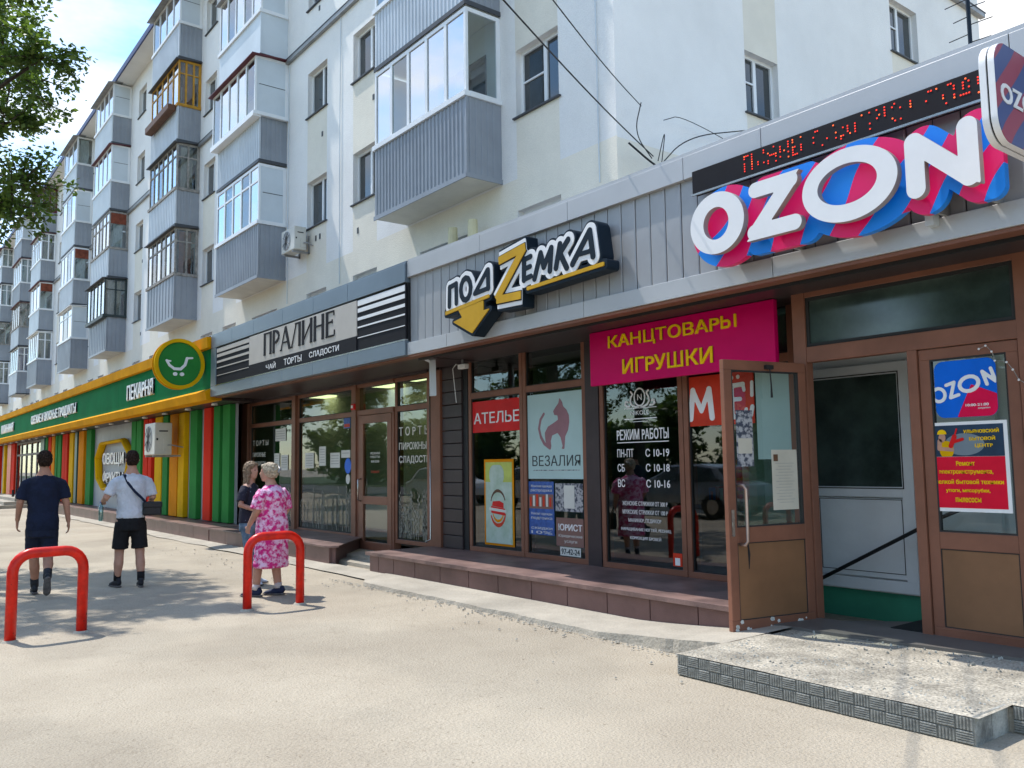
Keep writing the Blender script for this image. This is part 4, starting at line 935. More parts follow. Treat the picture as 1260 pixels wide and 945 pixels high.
# --- projecting rounded lightbox
bl = empty('blade_sign', (0, 0, 0), label='projecting rounded square lightbox with dark striped face lettered OZON at right edge', cat='sign')
me_f = rbox(5.12, 5.80, 3.355, 3.965, .15)
def bladeplate(name, grow, xa, xb, mt):
    o = plate(name, lambda X, Z: me_f(X, Z)-grow, (5.0, 6.05, 3.1, 4.05), .014, xa, xb, mt, bl, '+x'); return o
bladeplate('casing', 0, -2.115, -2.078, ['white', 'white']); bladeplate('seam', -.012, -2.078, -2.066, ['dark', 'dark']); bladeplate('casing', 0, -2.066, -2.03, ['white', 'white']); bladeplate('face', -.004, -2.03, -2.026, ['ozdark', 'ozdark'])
text('lettering', 'OZON', 5.17, 5.77, 3.59, 3.71, -2.025, 'white', bl, bold=.03, side='+x')
for z in (3.4, 3.75): box('bracket', -2.09, -2.05, 5.79, 5.99, z+.06, z+.10, 'stain', bl)
box('wall_box', -1.95, -1.75, 5.9, 5.98, 3.5, 3.62, 'whitepvc', label='small white junction box on grey fascia below the projecting lightbox', cat='junction box')

# --- magenta banner
mg = empty('shop_sign', (0, 0, 0), label='magenta banner with yellow words КАНЦТОВАРЫ ИГРУШКИ under the grey canopy', cat='banner')
box('banner', -7.235, -4.72, 6.74, 6.80, 2.42, 3.04, 'magenta', mg, bevel=.008)
text('lettering', 'КАНЦТОВАР', -6.92, -5.345, 2.80, 2.965, 6.74, 'yellowt', mg, depth=.012, bold=.016)
yz0, yz1 = 2.834, 2.962
plate('lettering', lambda X, Z: np.minimum(strokes([((-5.315, yz0), (-5.315, yz1), .013), ((-5.155, yz0), (-5.155, yz1), .013)], 0, True)(X, Z), strokes([((-5.315, yz0+.012), (-5.245, yz0+.012), .012), ((-5.315, yz0+.075), (-5.245, yz0+.075), .012), ((-5.245, yz0+.075), (-5.225, yz0+.06), .012), ((-5.225, yz0+.06), (-5.225, yz0+.028), .013), ((-5.225, yz0+.028), (-5.245, yz0+.012), .012)])(X, Z)), (-5.34, -5.13, 2.81, 2.98), .005, 6.728, 6.74, 'yellowt', mg); text('lettering', 'ИГРУШКИ', -6.70, -5.44, 2.515, 2.68, 6.74, 'yellowt', mg, depth=.012, bold=.016)
for x in (-6.6, -4.9): box('hanger', x-.01, x+.01, 6.76, 6.78, 3.03, 3.06, 'stain', mg)

# --- things on the windows of the grey shop
GYW = 7.196
def poster(name, x0, x1, z0, z1, m, label, cat='poster', y=GYW, **k):
    e = empty(name, (0, 0, 0), label=label, cat=cat, **k); box('sheet', x0, x1, y-.003, y, z0, z1, m, e); return e
e = poster('window_sign', -10.27, -9.13, 2.0, 2.45, 'redsign', 'red window sign with white word АТЕЛЬЕ in the leftmost brown window', 'sign'); text('lettering', 'АТЕЛЬЕ', -10.23, -9.16, 2.125, 2.285, GYW-.003, 'white', e, depth=.003, bold=.008)
e = poster('poster', -9.99, -9.30, .41, 1.61, 'orfin', 'tall pale green bakery poster with orange border and red loaf emblem')
box('panel', -9.955, -9.335, GYW-.006, GYW-.003, .44, 1.57, 'lime', e); box('panel', -9.95, -9.34, GYW-.008, GYW-.006, .44, 1.29, 'beer', e)
plate('emblem', rbox(-9.86, -9.52, 1.25, 1.53, .12), (-9.9, -9.5, 1.2, 1.56), .012, GYW-.0085, GYW-.006, 'beer', e)
def arc(cx, cz, rx, rz, a0, a1, r_):
    P_ = [(cx+rx*math.cos(R(q)), cz+rz*math.sin(R(q))) for q in np.linspace(a0, a1, 12)]; return [(a, b, r_*(1-.7*abs(k-5)/6)) for k, (a, b) in enumerate(zip(P_, P_[1:]))]
plate('emblem', strokes(arc(-9.66, .98, .17, .19, 20, 165, .022)), (-9.9, -9.4, .65, 1.25), .008, GYW-.010, GYW-.008, 'brownwood', e); plate('emblem', strokes(arc(-9.66, .88, .17, .19, 200, 350, .028)), (-9.9, -9.4, .62, 1.2), .008, GYW-.010, GYW-.008, 'orred', e)
plate('emblem', strokes(arc(-9.66, .90, .13, .15, 200, 345, .02)), (-9.9, -9.4, .65, 1.2), .008, GYW-.0095, GYW-.008, 'orfin', e)
plate('emblem', polyf([(-9.80, .96), (-9.53, .93), (-9.53, 1.0), (-9.62, 1.03), (-9.78, 1.02)]), (-9.9, -9.45, .8, 1.1), .008, GYW-.012, GYW-.010, 'redsign', e); plate('emblem', polyf([(-9.82, .86), (-9.50, .83), (-9.50, .925), (-9.82, .955)]), (-9.9, -9.45, .8, 1.05), .008, GYW-.012, GYW-.010, 'redsign', e)
plate('emblem', polyf([(-9.86, .895), (-9.46, .87), (-9.46, .905), (-9.86, .935)]), (-9.9, -9.42, .84, .97), .006, GYW-.014, GYW-.012, 'paper', e)
e = poster('window_sign', -8.99, -7.885, 1.34, 2.455, 'ltblue', 'pale blue window poster with dusty pink cat silhouette and word ВЕЗАЛИЯ', 'poster')
text('lettering', 'ВЕЗАЛИЯ', -8.885, -7.935, 1.505, 1.645, GYW-.003, 'charc', e, depth=.003, bold=.0)
box('underline', -8.86, -7.96, GYW-.006, GYW-.003, 1.447, 1.457, 'photo', e)
cat = [(-8.31, 2.38), (-8.335, 2.31), (-8.385, 2.27), (-8.44, 2.215), (-8.42, 2.165), (-8.355, 2.155), (-8.345, 2.10), (-8.44, 2.06), (-8.55, 2.02), (-8.615, 1.94), (-8.605, 1.83), (-8.56, 1.77), (-8.52, 1.725), (-8.49, 1.76), (-8.50, 1.83), (-8.47, 1.90), (-8.36, 1.93), (-8.30, 1.87), (-8.265, 1.76), (-8.285, 1.725), (-8.235, 1.72), (-8.225, 1.78), (-8.215, 1.88), (-8.155, 1.96), (-8.13, 2.06), (-8.135, 2.15), (-8.18, 2.22), (-8.245, 2.27), (-8.255, 2.31), (-8.27, 2.335)]
tl = [((-8.52, 1.74), (-8.63, 1.80), .022), ((-8.63, 1.80), (-8.70, 1.89), .022), ((-8.70, 1.89), (-8.735, 2.0), .02), ((-8.735, 2.0), (-8.70, 2.12), .02), ((-8.70, 2.12), (-8.63, 2.19), .018)]
plate('cat_print', lambda X, Z: np.minimum(polyf(cat)(X, Z), strokes(tl)(X, Z)), (-8.8, -8.08, 1.68, 2.42), .009, GYW-.006, GYW-.003, 'catc', e)
e = poster('poster', -8.98, -8.46, .61, 1.305, 'bluep', 'blue printed notice with red band beside the black photo poster')
box('band', -8.97, -8.47, GYW-.006, GYW-.003, .95, 1.14, 'brownp', e)
for z, t_ in ((1.25, 'Женская одежда'), (1.19, 'распродажа'), (.89, 'Ремонт одежды'), (.83, 'подгонка'), (.70, 'скидки'), (.65, '10%')): text('lettering', t_, -8.93, -8.5, z-.025, z+.012, GYW-.003, 'paper', e, depth=.002)
for k in range(7): box('figure', -8.95+k*.067, -8.91+k*.067, GYW-.008, GYW-.006, .98, 1.10+.02*(k % 3), 'paper' if k % 2 else 'orred', e)
e = poster('poster', -8.43, -7.905, .93, 1.285, 'photo', 'black and white photo collage poster beneath the pale blue cat poster'); box('note', -8.26, -8.06, GYW-.006, GYW-.003, .97, 1.26, 'paper', e)
e = poster('poster', -8.425, -7.905, .495, .85, 'brownp', 'dusty brown notice lettered ЮРИСТ above a small phone number card'); text('lettering', 'ЮРИСТ', -8.38, -7.93, .69, .775, GYW-.003, 'white', e, depth=.002, bold=.02)
text('lettering', 'Юридические', -8.38, -7.93, .60, .645, GYW-.003, 'paper', e, depth=.002); text('lettering', 'услуги', -8.27, -8.03, .53, .57, GYW-.003, 'paper', e, depth=.002)
e = poster('card', -8.355, -7.965, .37, .485, 'paper', 'small white phone number card at the foot of the brown notice', 'card'); text('lettering', '97-42-24', -8.33, -7.985, .395, .465, GYW-.003, 'charc', e, depth=.002, bold=.02)
# opening hours lettering on the glass
e = empty('window_lettering', (0, 0, 0), label='white opening hours lettering РЕЖИМ РАБОТЫ with round crest on dark window glass', cat='lettering')
def wt(t, a, b, c, d, bold=.02): text('lettering', t, a, b, c, d, GYW, 'white', e, depth=.002, bold=bold)
wt('РЕЖИМ РАБОТЫ', -7.285, -6.47, 1.80, 1.925, .02); box('underline', -7.28, -6.47, GYW-.002, GYW, 1.765, 1.775, 'white', e)
wt('ПН-ПТ', -7.285, -7.02, 1.60, 1.695, .01); wt('С 10-19', -6.83, -6.47, 1.60, 1.69, .01); wt('СБ', -7.285, -7.17, 1.43, 1.522, .01); wt('С 10-18', -6.83, -6.47, 1.43, 1.52, .01); wt('ВС', -7.285, -7.17, 1.25, 1.342, .01); wt('С 10-16', -6.83, -6.47, 1.25, 1.34, .01)
for k, (t_, a, b) in enumerate((('ЖЕНСКИЕ СТРИЖКИ ОТ 300 Р', -7.22, -6.52), ('МУЖСКИЕ СТРИЖКИ ОТ 100 Р', -7.22, -6.52), ('МАНИКЮР, ПЕДИКЮР', -7.13, -6.62), ('НАРАЩИВАНИЕ НОГТЕЙ, РЕСНИЦ', -7.25, -6.48), ('КОРРЕКЦИЯ БРОВЕЙ', -7.11, -6.63))): wt(t_, a, b, 1.04-k*.098, 1.09-k*.098, .005)
wt('NIKOLE', -7.05, -6.76, 2.085, 2.135, .0); box('underline', -7.15, -6.64, GYW-.002, GYW, 2.035, 2.046, 'white', e); box('underline', -7.02, -6.78, GYW-.002, GYW, 2.005, 2.011, 'white', e); box('underline', -7.15, -6.64, GYW-.002, GYW, 2.16, 2.168, 'white', e)
plate('crest', lambda X, Z: np.abs(ell(-6.9, 2.29, .085, .10)(X, Z))-.008, (-7.05, -6.75, 2.15, 2.42), .007, GYW-.002, GYW, 'white', e); wt('N', -6.935, -6.865, 2.255, 2.325, 0)
scr = []
for sgn in (-1, 1):
    pts = [(.02, .17), (.07, .18), (.12, .20), (.15, .24), (.14, .29), (.11, .33), (.14, .36)]; pts2 = [(.16, .19), (.20, .19), (.235, .21), (.22, .25), (.19, .24)]
    for P_ in (pts, pts2): scr += [((-6.9+sgn*a[0], 2.0+a[1]), (-6.9+sgn*b[0], 2.0+b[1]), .011) for a, b in zip(P_, P_[1:])]
plate('crest', strokes(scr), (-7.2, -6.6, 2.13, 2.42), .008, GYW-.002, GYW, 'white', e)
e = poster('window_sign', -6.18, -5.31, 1.915, 2.45, 'orred', 'orange red window sign with big white letters МЁД behind the open door', 'sign', y=GYW)
def wobble(S): return [(a, b, r_) for a, b, r_ in S]
plate('letter', strokes([((-6.14, 2.0), (-6.10, 2.30), .035), ((-6.10, 2.30), (-5.99, 2.08), .03), ((-5.99, 2.08), (-5.88, 2.30), .03), ((-5.88, 2.30), (-5.85, 2.0), .035)]), (-6.2, -5.78, 1.9, 2.4), .01, GYW-.006, GYW-.003, 'white', e)
plate('letter', strokes([((-5.60, 2.0), (-5.60, 2.29), .042), ((-5.62, 2.31), (-5.44, 2.32), .024), ((-5.44, 2.31), (-5.43, 2.26), .02), ((-5.60, 2.17), (-5.48, 2.17), .022), ((-5.62, 1.99), (-5.43, 1.99), .026), ((-5.43, 2.0), (-5.41, 2.06), .02), ((-5.58, 2.395), (-5.58, 2.396), .022), ((-5.50, 2.40), (-5.50, 2.401), .022)]), (-5.70, -5.37, 1.9, 2.44), .01, GYW-.006, GYW-.003, 'white', e)
plate('letter', strokes([((-5.355, 2.0), (-5.335, 2.08), .025), ((-5.335, 2.2), (-5.33, 2.33), .02)]), (-5.39, -5.3, 1.95, 2.35), .01, GYW-.006, GYW-.003, 'white', e)
poster('poster', -5.29, -4.88, 1.55, 2.45, 'ltblue', 'plain pale blue sheet in the window right of the orange red sign', 'poster')
e = poster('card', -6.46, -6.33, .40, .54, 'orred', 'small red and white sticker at lower right of the opening hours window', 'sticker'); box('print', -6.43, -6.36, GYW-.005, GYW-.003, .41, .49, 'white', e)
# papers on the open door (seen face)
def ondoor(name, u0, u1, z0, z1, m, label, **k):
    e = empty(name, (0, 0, 0), label=label, cat='notice'); e.location = (-4.44, 6.74, .13); e.rotation_euler = (0, 0, R(-101.5))
    box('sheet', u0, u1, .006, .009, z0, z1, m, e); return e
e = ondoor('poster', .62, .80, 1.36, 1.84, 'photo', 'small photo leaflet taped high inside the open brown door'); box('print', .635, .785, .009, .0105, 1.47, 1.60, 'paperw', e)
e = ondoor('notice', .13, .42, .98, 1.50, 'paperw', 'yellowed typed notice taped on the glass of the open brown door')
box('stamp', .35, .40, .009, .0105, 1.40, 1.46, 'brownwood', e)
for k in range(14): box('line', .17+.02*(k % 3), .38-.03*(k % 2), .009, .0102, 1.38-k*.026, 1.383-k*.026, 'tin', e)
# stickers on the fixed leaf by the camera
YD = EY+.008
e = empty('sticker', (0, 0, 0), label='blue and pink OZON square sticker on the glass right of the doorway', cat='sticker')
rb = rbox(-3.30, -2.835, 1.85, 2.295, .07)
plate('sheet', rb, (-3.35, -2.8, 1.8, 2.35), .008, YD-.004, YD, 'ozblue', e)
plate('print', lambda X, Z: np.maximum(rb(X, Z)+.001, polyf([(-3.02, 2.10), (-2.80, 2.0), (-2.80, 1.8), (-3.16, 1.8)])(X, Z)), (-3.35, -2.8, 1.8, 2.35), .008, YD-.006, YD-.004, 'ozpink', e)
def rotS(S, cx, cz, ang, k): return [((cx+k*(a[0]*math.cos(ang)-a[1]*math.sin(ang)), cz+k*(a[0]*math.sin(ang)+a[1]*math.cos(ang))), (cx+k*(b[0]*math.cos(ang)-b[1]*math.sin(ang)), cz+k*(b[0]*math.sin(ang)+b[1]*math.cos(ang))), r_*k) for a, b, r_ in S]
def oval(cx, cz, rx, rz, r_): 
    P_ = [(cx+rx*math.cos(R(q)), cz+rz*math.sin(R(q))) for q in range(0, 361, 24)]; return [(a, b, r_) for a, b in zip(P_, P_[1:])]
word = oval(-1.7, 0, .34, .36, .09)+[((-1.15, .36), (-.7, .36), .09), ((-.7, .36), (-1.15, -.36), .09), ((-1.15, -.36), (-.7, -.36), .09)]+oval(0, 0, .5, .38, .1)+[((.85, -.36), (.85, .36), .09), ((.85, .36), (1.3, -.36), .09), ((1.3, -.36), (1.3, .36), .09)]
W2 = rotS(word, -3.035, 2.105, R(17), .145)
plate('lettering', lambda X, Z: np.maximum(strokes(W2)(X, Z), rb(X, Z)), (-3.35, -2.8, 1.95, 2.3), .006, YD-.009, YD-.006, 'white', e)
text('lettering', '10:00-21:00', -3.07, -2.90, 1.93, 1.95, YD-.006, 'white', e, depth=.002, bold=.02); text('lettering', 'ежедневно', -2.98, -2.89, 1.905, 1.918, YD-.006, 'white', e, depth=.002)
e = empty('poster', (0, 0, 0), label='white framed red repair poster with helmeted worker and yellow Russian lettering', cat='poster')
box('sheet', -3.388, -2.782, YD-.004, YD, 1.122, 1.815, 'white', e); box('panel', -3.36, -2.81, YD-.006, YD-.004, 1.15, 1.545, 'posterred', e); box('panel', -3.36, -2.81, YD-.006, YD-.004, 1.547, 1.79, 'oznavy', e)
plate('glow', ell(-3.10, 1.64, .15, .085), (-3.3, -2.9, 1.55, 1.74), .008, YD-.0068, YD-.006, 'blsteel', e)
YP = YD-.0075
plate('worker_print', ell(-3.235, 1.60, .055, .07), (-3.32, -3.15, 1.548, 1.70), .005, YP-.001, YP, 'yelfin', e); plate('worker_print', strokes([((-3.285, 1.67), (-3.29, 1.61), .017), ((-3.29, 1.61), (-3.19, 1.60), .014)]), (-3.33, -3.15, 1.56, 1.72), .005, YP-.002, YP-.001, 'skin', e)
plate('worker_print', ell(-3.265, 1.695, .027, .036), (-3.31, -3.22, 1.64, 1.75), .004, YP-.002, YP-.001, 'skin', e); plate('worker_print', lambda X, Z: np.maximum(ell(-3.265, 1.725, .036, .034)(X, Z), 1.722-Z), (-3.33, -3.2, 1.70, 1.78), .004, YP-.003, YP-.002, 'yellowt', e)
plate('worker_print', strokes([((-3.20, 1.63), (-3.17, 1.70), .018), ((-3.17, 1.70), (-3.15, 1.76), .006), ((-3.18, 1.66), (-3.11, 1.68), .012)]), (-3.25, -3.07, 1.59, 1.78), .004, YP-.003, YP-.002, 'redsign', e)
for t_, a, b, z in (('УЛЬЯНОВСКИЙ', -3.10, -2.84, 1.725), ('БЫТОВОЙ', -3.06, -2.87, 1.668), ('ЦЕНТР', -3.02, -2.89, 1.61)): text('lettering', t_, a, b, z, z+.033, YP, 'yellowt', e, depth=.002, bold=.03)
for t_, a, b, z in (('Ремонт', -3.17, -3.03, 1.475), ('электроинструмента,', -3.305, -2.90, 1.405), ('мелкой бытовой техники', -3.345, -2.83, 1.335), ('утюги, мясорубки,', -3.26, -2.93, 1.265), ('пылесосы', -3.19, -3.0, 1.195)): text('lettering', t_, a, b, z, z+.036, YD-.006, 'yellowt', e, depth=.002, bold=.025)

# --- lettering and papers on the pastry windows
e = empty('window_lettering', (0, 0, 0), label='pale lettering ТОРТЫ ПИРОЖНЫЕ СЛАДОСТИ on the narrow window right of the pastry door', cat='lettering')
for t_, z0, z1 in (('Т О Р Т Ы', 2.03, 2.175), ('ПИРОЖНЫЕ', 1.80, 1.92), ('СЛАДОСТИ', 1.565, 1.70)): text('lettering', t_, -12.40, -11.44, z0, z1, GYW, 'paper', e, depth=.003, bold=.01)
e = empty('window_lettering', (0, 0, 0), label='pale word ТОРТЫ high on the leftmost pastry window beside green fins', cat='lettering')
text('lettering', 'Т О Р Т Ы', -18.95, -18.05, 2.03, 2.15, GYW, 'paper', e, depth=.003); text('lettering', 'ПИРОЖНЫЕ', -18.95, -18.2, 1.78, 1.88, GYW, 'paper', e, depth=.003); text('lettering', 'СЛАДОСТИ', -18.95, -18.2, 1.58, 1.68, GYW, 'paper', e, depth=.003)
e = empty('window_lettering', (0, 0, 0), label='small white and orange lettering on the glass of the pastry shop door', cat='lettering')
for t_, a, b, z in (('РЕЖИМ', -13.32, -13.0, 1.74), ('РАБОТЫ', -13.32, -13.0, 1.68), ('8:00-20:00', -13.3, -13.02, 1.60)): text('lettering', t_, a, b, z, z+.04, 7.16, 'paper', e, depth=.002, bold=.01)
text('lettering', 'ОТКРЫТО', -13.3, -13.02, 1.42, 1.46, 7.16, 'orred', e, depth=.002, bold=.01)
plist = ((-17.65, -17.1, 2.10, 2.36, 'largest white sheet, high in the leftmost pastry window'), (-17.70, -17.42, 1.50, 1.84, 'left sheet of a pair low in the leftmost pastry window'), (-17.34, -16.98, 1.48, 1.80, 'right sheet of a pair low in the leftmost pastry window'),
         (-16.12, -15.72, 1.52, 1.82, 'white sheet nearest the left post of the middle pastry window'), (-15.47, -15.18, 1.56, 1.93, 'tall narrow white sheet at the middle of the middle pastry window'), (-14.98, -14.58, 1.52, 1.80, 'white sheet right of the tall narrow one in the middle pastry window'),
         (-14.52, -14.16, 1.70, 1.84, 'low wide sheet beside the post of the middle pastry window'))
for a, b, c, d, lb in plist:
    e = poster('notice', a, b, c, d, 'paper', lb, 'notice')
    for k in range(int((d-c)/.05)-1): box('line', a+.04, b-.05, GYW-.005, GYW-.003, d-.06-k*.05, d-.05-k*.05, 'tin', e)
e = poster('sticker', -14.42, -14.16, 2.24, 2.43, 'bluep', 'blue and red square sticker high beside the pastry door post', 'sticker'); box('print', -14.40, -14.18, GYW-.005, GYW-.003, 2.26, 2.32, 'orred', e)
e = empty('sticker', (0, 0, 0), label='round blue sticker over a small white disc near the pastry door post', cat='sticker')
plate('sheet', ell(-14.25, 1.55, .13, .14), (-14.42, -14.08, 1.38, 1.72), .012, GYW-.004, GYW, 'ozblue', e); plate('disc', ell(-14.25, 1.31, .08, .09), (-14.36, -14.14, 1.2, 1.42), .012, GYW-.004, GYW, 'paper', e)
e = empty('fire_alarm', (0, 0, 0), label='small red and white alarm siren on the brown post by the pastry door', cat='alarm'); box('casing', -13.93, -13.80, 7.08, 7.12, 2.55, 2.66, 'redsign', e, bevel=.01); box('lens', -13.89, -13.84, 7.065, 7.08, 2.58, 2.63, 'white', e)

# --- green shop signs
def fasc_text(t_, a, b, label):
    e = empty('shop_sign', (0, 0, 0), label=label, cat='lettering'); text('lettering', t_, a, b, 3.43, 3.85, FASC-.004, 'white', e, depth=.05, bold=.03)
fasc_text('ПЕКАРНЯ', -25.15, -22.55, 'white raised word ПЕКАРНЯ on the green fascia beside the round cart sign')
fasc_text('СВЕЖИЕ И ВКУСНЫЕ ПРОДУКТЫ', -41.1, -31.95, 'long white raised lettering СВЕЖИЕ И ВКУСНЫЕ ПРОДУКТЫ on the green fascia')
fasc_text('КУЛИНАРИЯ', -50.2, -46.1, 'leftmost white raised word on the green fascia, farthest down the street')
e = empty('round_sign', (0, 0, 0), label='round green projecting sign with amber rim and white shopping cart emblem', cat='sign')
cy, cz = 5.45, 3.77
plate('disc', ell(cy, cz, .5, .52), (4.9, 6.0, 3.2, 4.35), .02, -18.78, -18.64, ['greenfin', 'yelfin'], e, '+x')
plate('rim', lambda X, Z: np.maximum(ell(cy, cz, .52, .54)(X, Z), -ell(cy, cz, .445, .465)(X, Z)), (4.9, 6.0, 3.2, 4.35), .016, -18.64, -18.60, 'yelfin', e, '+x'); plate('rim', lambda X, Z: np.maximum(ell(cy, cz, .52, .54)(X, Z), -ell(cy, cz, .445, .465)(X, Z)), (4.9, 6.0, 3.2, 4.35), .016, -18.82, -18.78, 'yellow', e, '+x')
cart = [((cy-.27, cz+.06), (cy-.21, cz-.04), .024), ((cy-.27, cz+.06), (cy-.19, cz+.05), .015), ((cy-.21, cz-.04), (cy-.11, cz-.11), .026), ((cy-.11, cz-.11), (cy+.02, cz-.11), .03), ((cy+.02, cz-.11), (cy+.11, cz-.02), .028), ((cy+.11, cz-.02), (cy+.15, cz+.13), .028), ((cy+.15, cz+.13), (cy+.26, cz+.14), .02)]
plate('emblem', strokes(cart), (cy-.33, cy+.33, cz-.17, cz+.2), .011, -18.64, -18.62, 'white', e, '+x')
for d in (-.09, .05): plate('emblem', ell(cy+d, cz-.22, .045, .04), (cy+d-.08, cy+d+.08, cz-.3, cz-.15), .01, -18.64, -18.62, 'white', e, '+x')
box('bracket', -18.73, -18.69, 5.93, 6.0, 3.7, 3.8, 'green', e)
e = empty('wall_sign', (0, 0, 0), label='amber hexagonal tube outline sign on the pale panel behind the man in grey tee', cat='sign')
hx = [(-31.6, 1.95), (-31.0, 2.42), (-28.2, 2.46), (-27.3, 2.0), (-27.6, 1.35), (-28.6, .92), (-30.6, .92), (-31.4, 1.25), (-31.6, 1.95)]
B('outline', MB().tube([(x, GY-.12, z) for x, z in hx], [(.12, .06)]*len(hx), 8, flat=Vector((0, 1, 0))), 'yelfin', e)
text('lettering', 'ОВОЩИ', -31.1, -28.3, 1.65, 2.1, GY-.06, 'white', e, depth=.04, bold=.02); text('lettering', 'ФРУКТЫ', -31.0, -28.3, 1.1, 1.5, GY-.06, 'white', e, depth=.04, bold=.02)

# ================================================================== street furniture and small things
def hoop_feet(o):
    random.seed(int(o.location.y*10))
    for yy in (0, .61):
        m = MB().tube([(0, yy, -.02), (0, yy, .012)], [.085, .06], 14); f = link('collar', m.mesh('collar', 'concrete'), o)
    m = MB()
    for k in range(9):
        yy = random.choice((0, .61)); a = random.uniform(-.6, 2.0) ; z = random.uniform(.02, .55)*random.random(); s_ = random.uniform(.004, .010); px0 = math.cos(a)*.0484; py0 = math.sin(a)*.0484
        t = Vector((-math.sin(a), math.cos(a), 0)); c0 = Vector((px0, yy+py0, z)); m.quad(c0-t*s_, c0-Vector((0, 0, s_*1.3)), c0+t*s_, c0+Vector((0, 0, s_)))
    link('paint_chips', m.mesh('paint_chips', 'chip'), o)
def make_hoop():
    m = MB(); r_ = .048; h = .78; wd = .61; c = .17; pts = [(0, 0, -.05), (0, 0, h-c)]
    pts += [(0, c-c*math.cos(R(a)), h-c+c*math.sin(R(a))) for a in range(15, 91, 15)]
    pts += [(0, wd-c+c*math.sin(R(a)), h-c+c*math.cos(R(a))) for a in range(0, 91, 15)]
    pts += [(0, wd, -.05)]
    m.tube(pts, r_, 20, flat=Vector((1, 0, 0))); me = m.mesh('hoop_barrier', 'hoop'); me.polygons.foreach_set('use_smooth', [True]*len(me.polygons)); return me
hm = make_hoop()
for y, x, rz, lb in ((1.215, -9.1, .12, 'red tubular hoop barrier at lower left with the navy clad man beyond it'), (3.49, -9.30, 0, 'red tubular hoop barrier in front of the woman in pink'), (-1.15, -9.1, .05, None), (-3.5, -9.1, -.05, None)):
    o = link('hoop_barrier', hm, None, (x, y, 0)); o.rotation_euler = (0, 0, rz); o['group'] = 'red hoops set across the pavement'; hoop_feet(o)
    o['label'] = lb or 'red tubular hoop barrier left of the picture frame'; o['category'] = 'barrier'
# outdoor air conditioner units
def aircon(x, y, z, wd, dp, h, label, arm=.35):
    e = empty('air_conditioner', (x, y, z), label=label, cat='air conditioner', group='outdoor air conditioner units')
    box('casing', 0, wd, 0, dp, 0, h, 'acm', e, bevel=.02)
    B('fan_guard', MB().tube([(wd*.4, -.012, h*.5), (wd*.4, .0, h*.5)], [h*.40, h*.42], 20), 'tin', e)
    m = MB()
    for q in range(6): m.box(wd*.4-.008, wd*.4+.008, -.02, -.012, h*.12, h*.88) if q == 0 else m.tube([(wd*.4+h*.4*math.cos(R(30*q)), -.016, h*.5+h*.4*math.sin(R(30*q))), (wd*.4-h*.4*math.cos(R(30*q)), -.016, h*.5-h*.4*math.sin(R(30*q)))], .006, 4)
    m.tube([(wd*.4, -.02, h*.5), (wd*.4, -.012, h*.5)], [.07, .08], 12); B('fan_grille', m, 'dark', e)
    box('side_vent', wd, wd+.004, dp*.25, dp*.75, h*.72, h*.76, 'dark', e); box('valve_cover', wd, wd+.012, dp*.5, dp*.95, h*.1, h*.5, 'acm', e); box('valve', wd, wd+.006, dp*.1, dp*.2, h*.45, h*.52, 'dark', e)
    m = MB()
    for q in (.12, wd-.12): m.box(q-.02, q+.02, 0, dp+arm, -.05, -.005); m.box(q-.02, q+.02, dp+arm-.03, dp+arm, -.05, h*.7)
    B('bracket', m, 'tin', e)
    B('hose', MB().tube([(wd-.02, dp*.7, h*.3), (wd+.08, dp*.9, h*.3), (wd+.1, dp+arm, h*.2)], .015, 6), 'tin', e)
aircon(-19.45, 8.02, 6.66, .78, .30, .56, 'grey white air conditioner unit high on the facade between balconies', .13)
aircon(-23.2, 5.95, 1.90, .92, .42, .80, 'beige air conditioner unit hung over the red and yellow fins', .38)
aircon(-22.9, 7.98, 4.42, .78, .30, .50, 'small air conditioner on the house wall just above the pastry shop canopy', .15)
aircon(-37.2, 7.98, 4.45, .78, .30, .50, 'far air conditioner on the house wall above the green fascia', .15)
# rainwater spout, security camera, string lights
e = empty('downpipe', (0, 0, 0), label='grey square spout and thin steel pipe down the post between the two shops', cat='pipe')
B('spout', MB().tube([(-10.78, 6.3, 3.12), (-10.42, 6.42, 3.12), (-10.26, 6.5, 3.02), (-10.25, 6.5, 2.52)], [(.05, .06)]*4, 4, flat=Vector((0, 1, 0))), 'litegrey', e); B('pipe', MB().tube([(-11.16, 7.02, 2.7), (-11.16, 7.02, .42), (-11.2, 6.95, .38)], .013, 8), 'stain', e, smooth=True)
e = empty('security_camera', (-10.1, 6.9, 2.96), label='small white camera under the canopy beside the dark siding pier', cat='security camera')
box('body', -.06, .12, -.04, .04, -.05, .02, 'whitepvc', e, bevel=.01); box('mount', 0, .03, -.01, .01, .02, .09, 'tin', e); B('cable', MB().tube([(-.05, 0, 0), (-.3, .1, .06), (-.42, .12, 0), (-.45, .2, -.5)], .006, 5), 'whitepvc', e)
e = empty('string_light', (0, 0, 0), label='string of small white bulbs trailing across the door frame at right edge', cat='string light')
pts = [(-2.93, 6.77, 2.36), (-2.88, 6.77, 2.38), (-2.84, 6.77, 2.33), (-2.82, 6.77, 2.26), (-2.74, 6.77, 2.24), (-2.70, 6.77, 2.18), (-2.66, 6.76, 2.10), (-2.6, 6.76, 2.06), (-2.5, 6.76, 2.0)]
B('wire', MB().tube(pts, .003, 5), 'greywood', e)
for p in pts[::1]: B('bulb', MB().ball((p[0], p[1]-.006, p[2]), .009, .009, .009, 6), 'white', e, smooth=True)
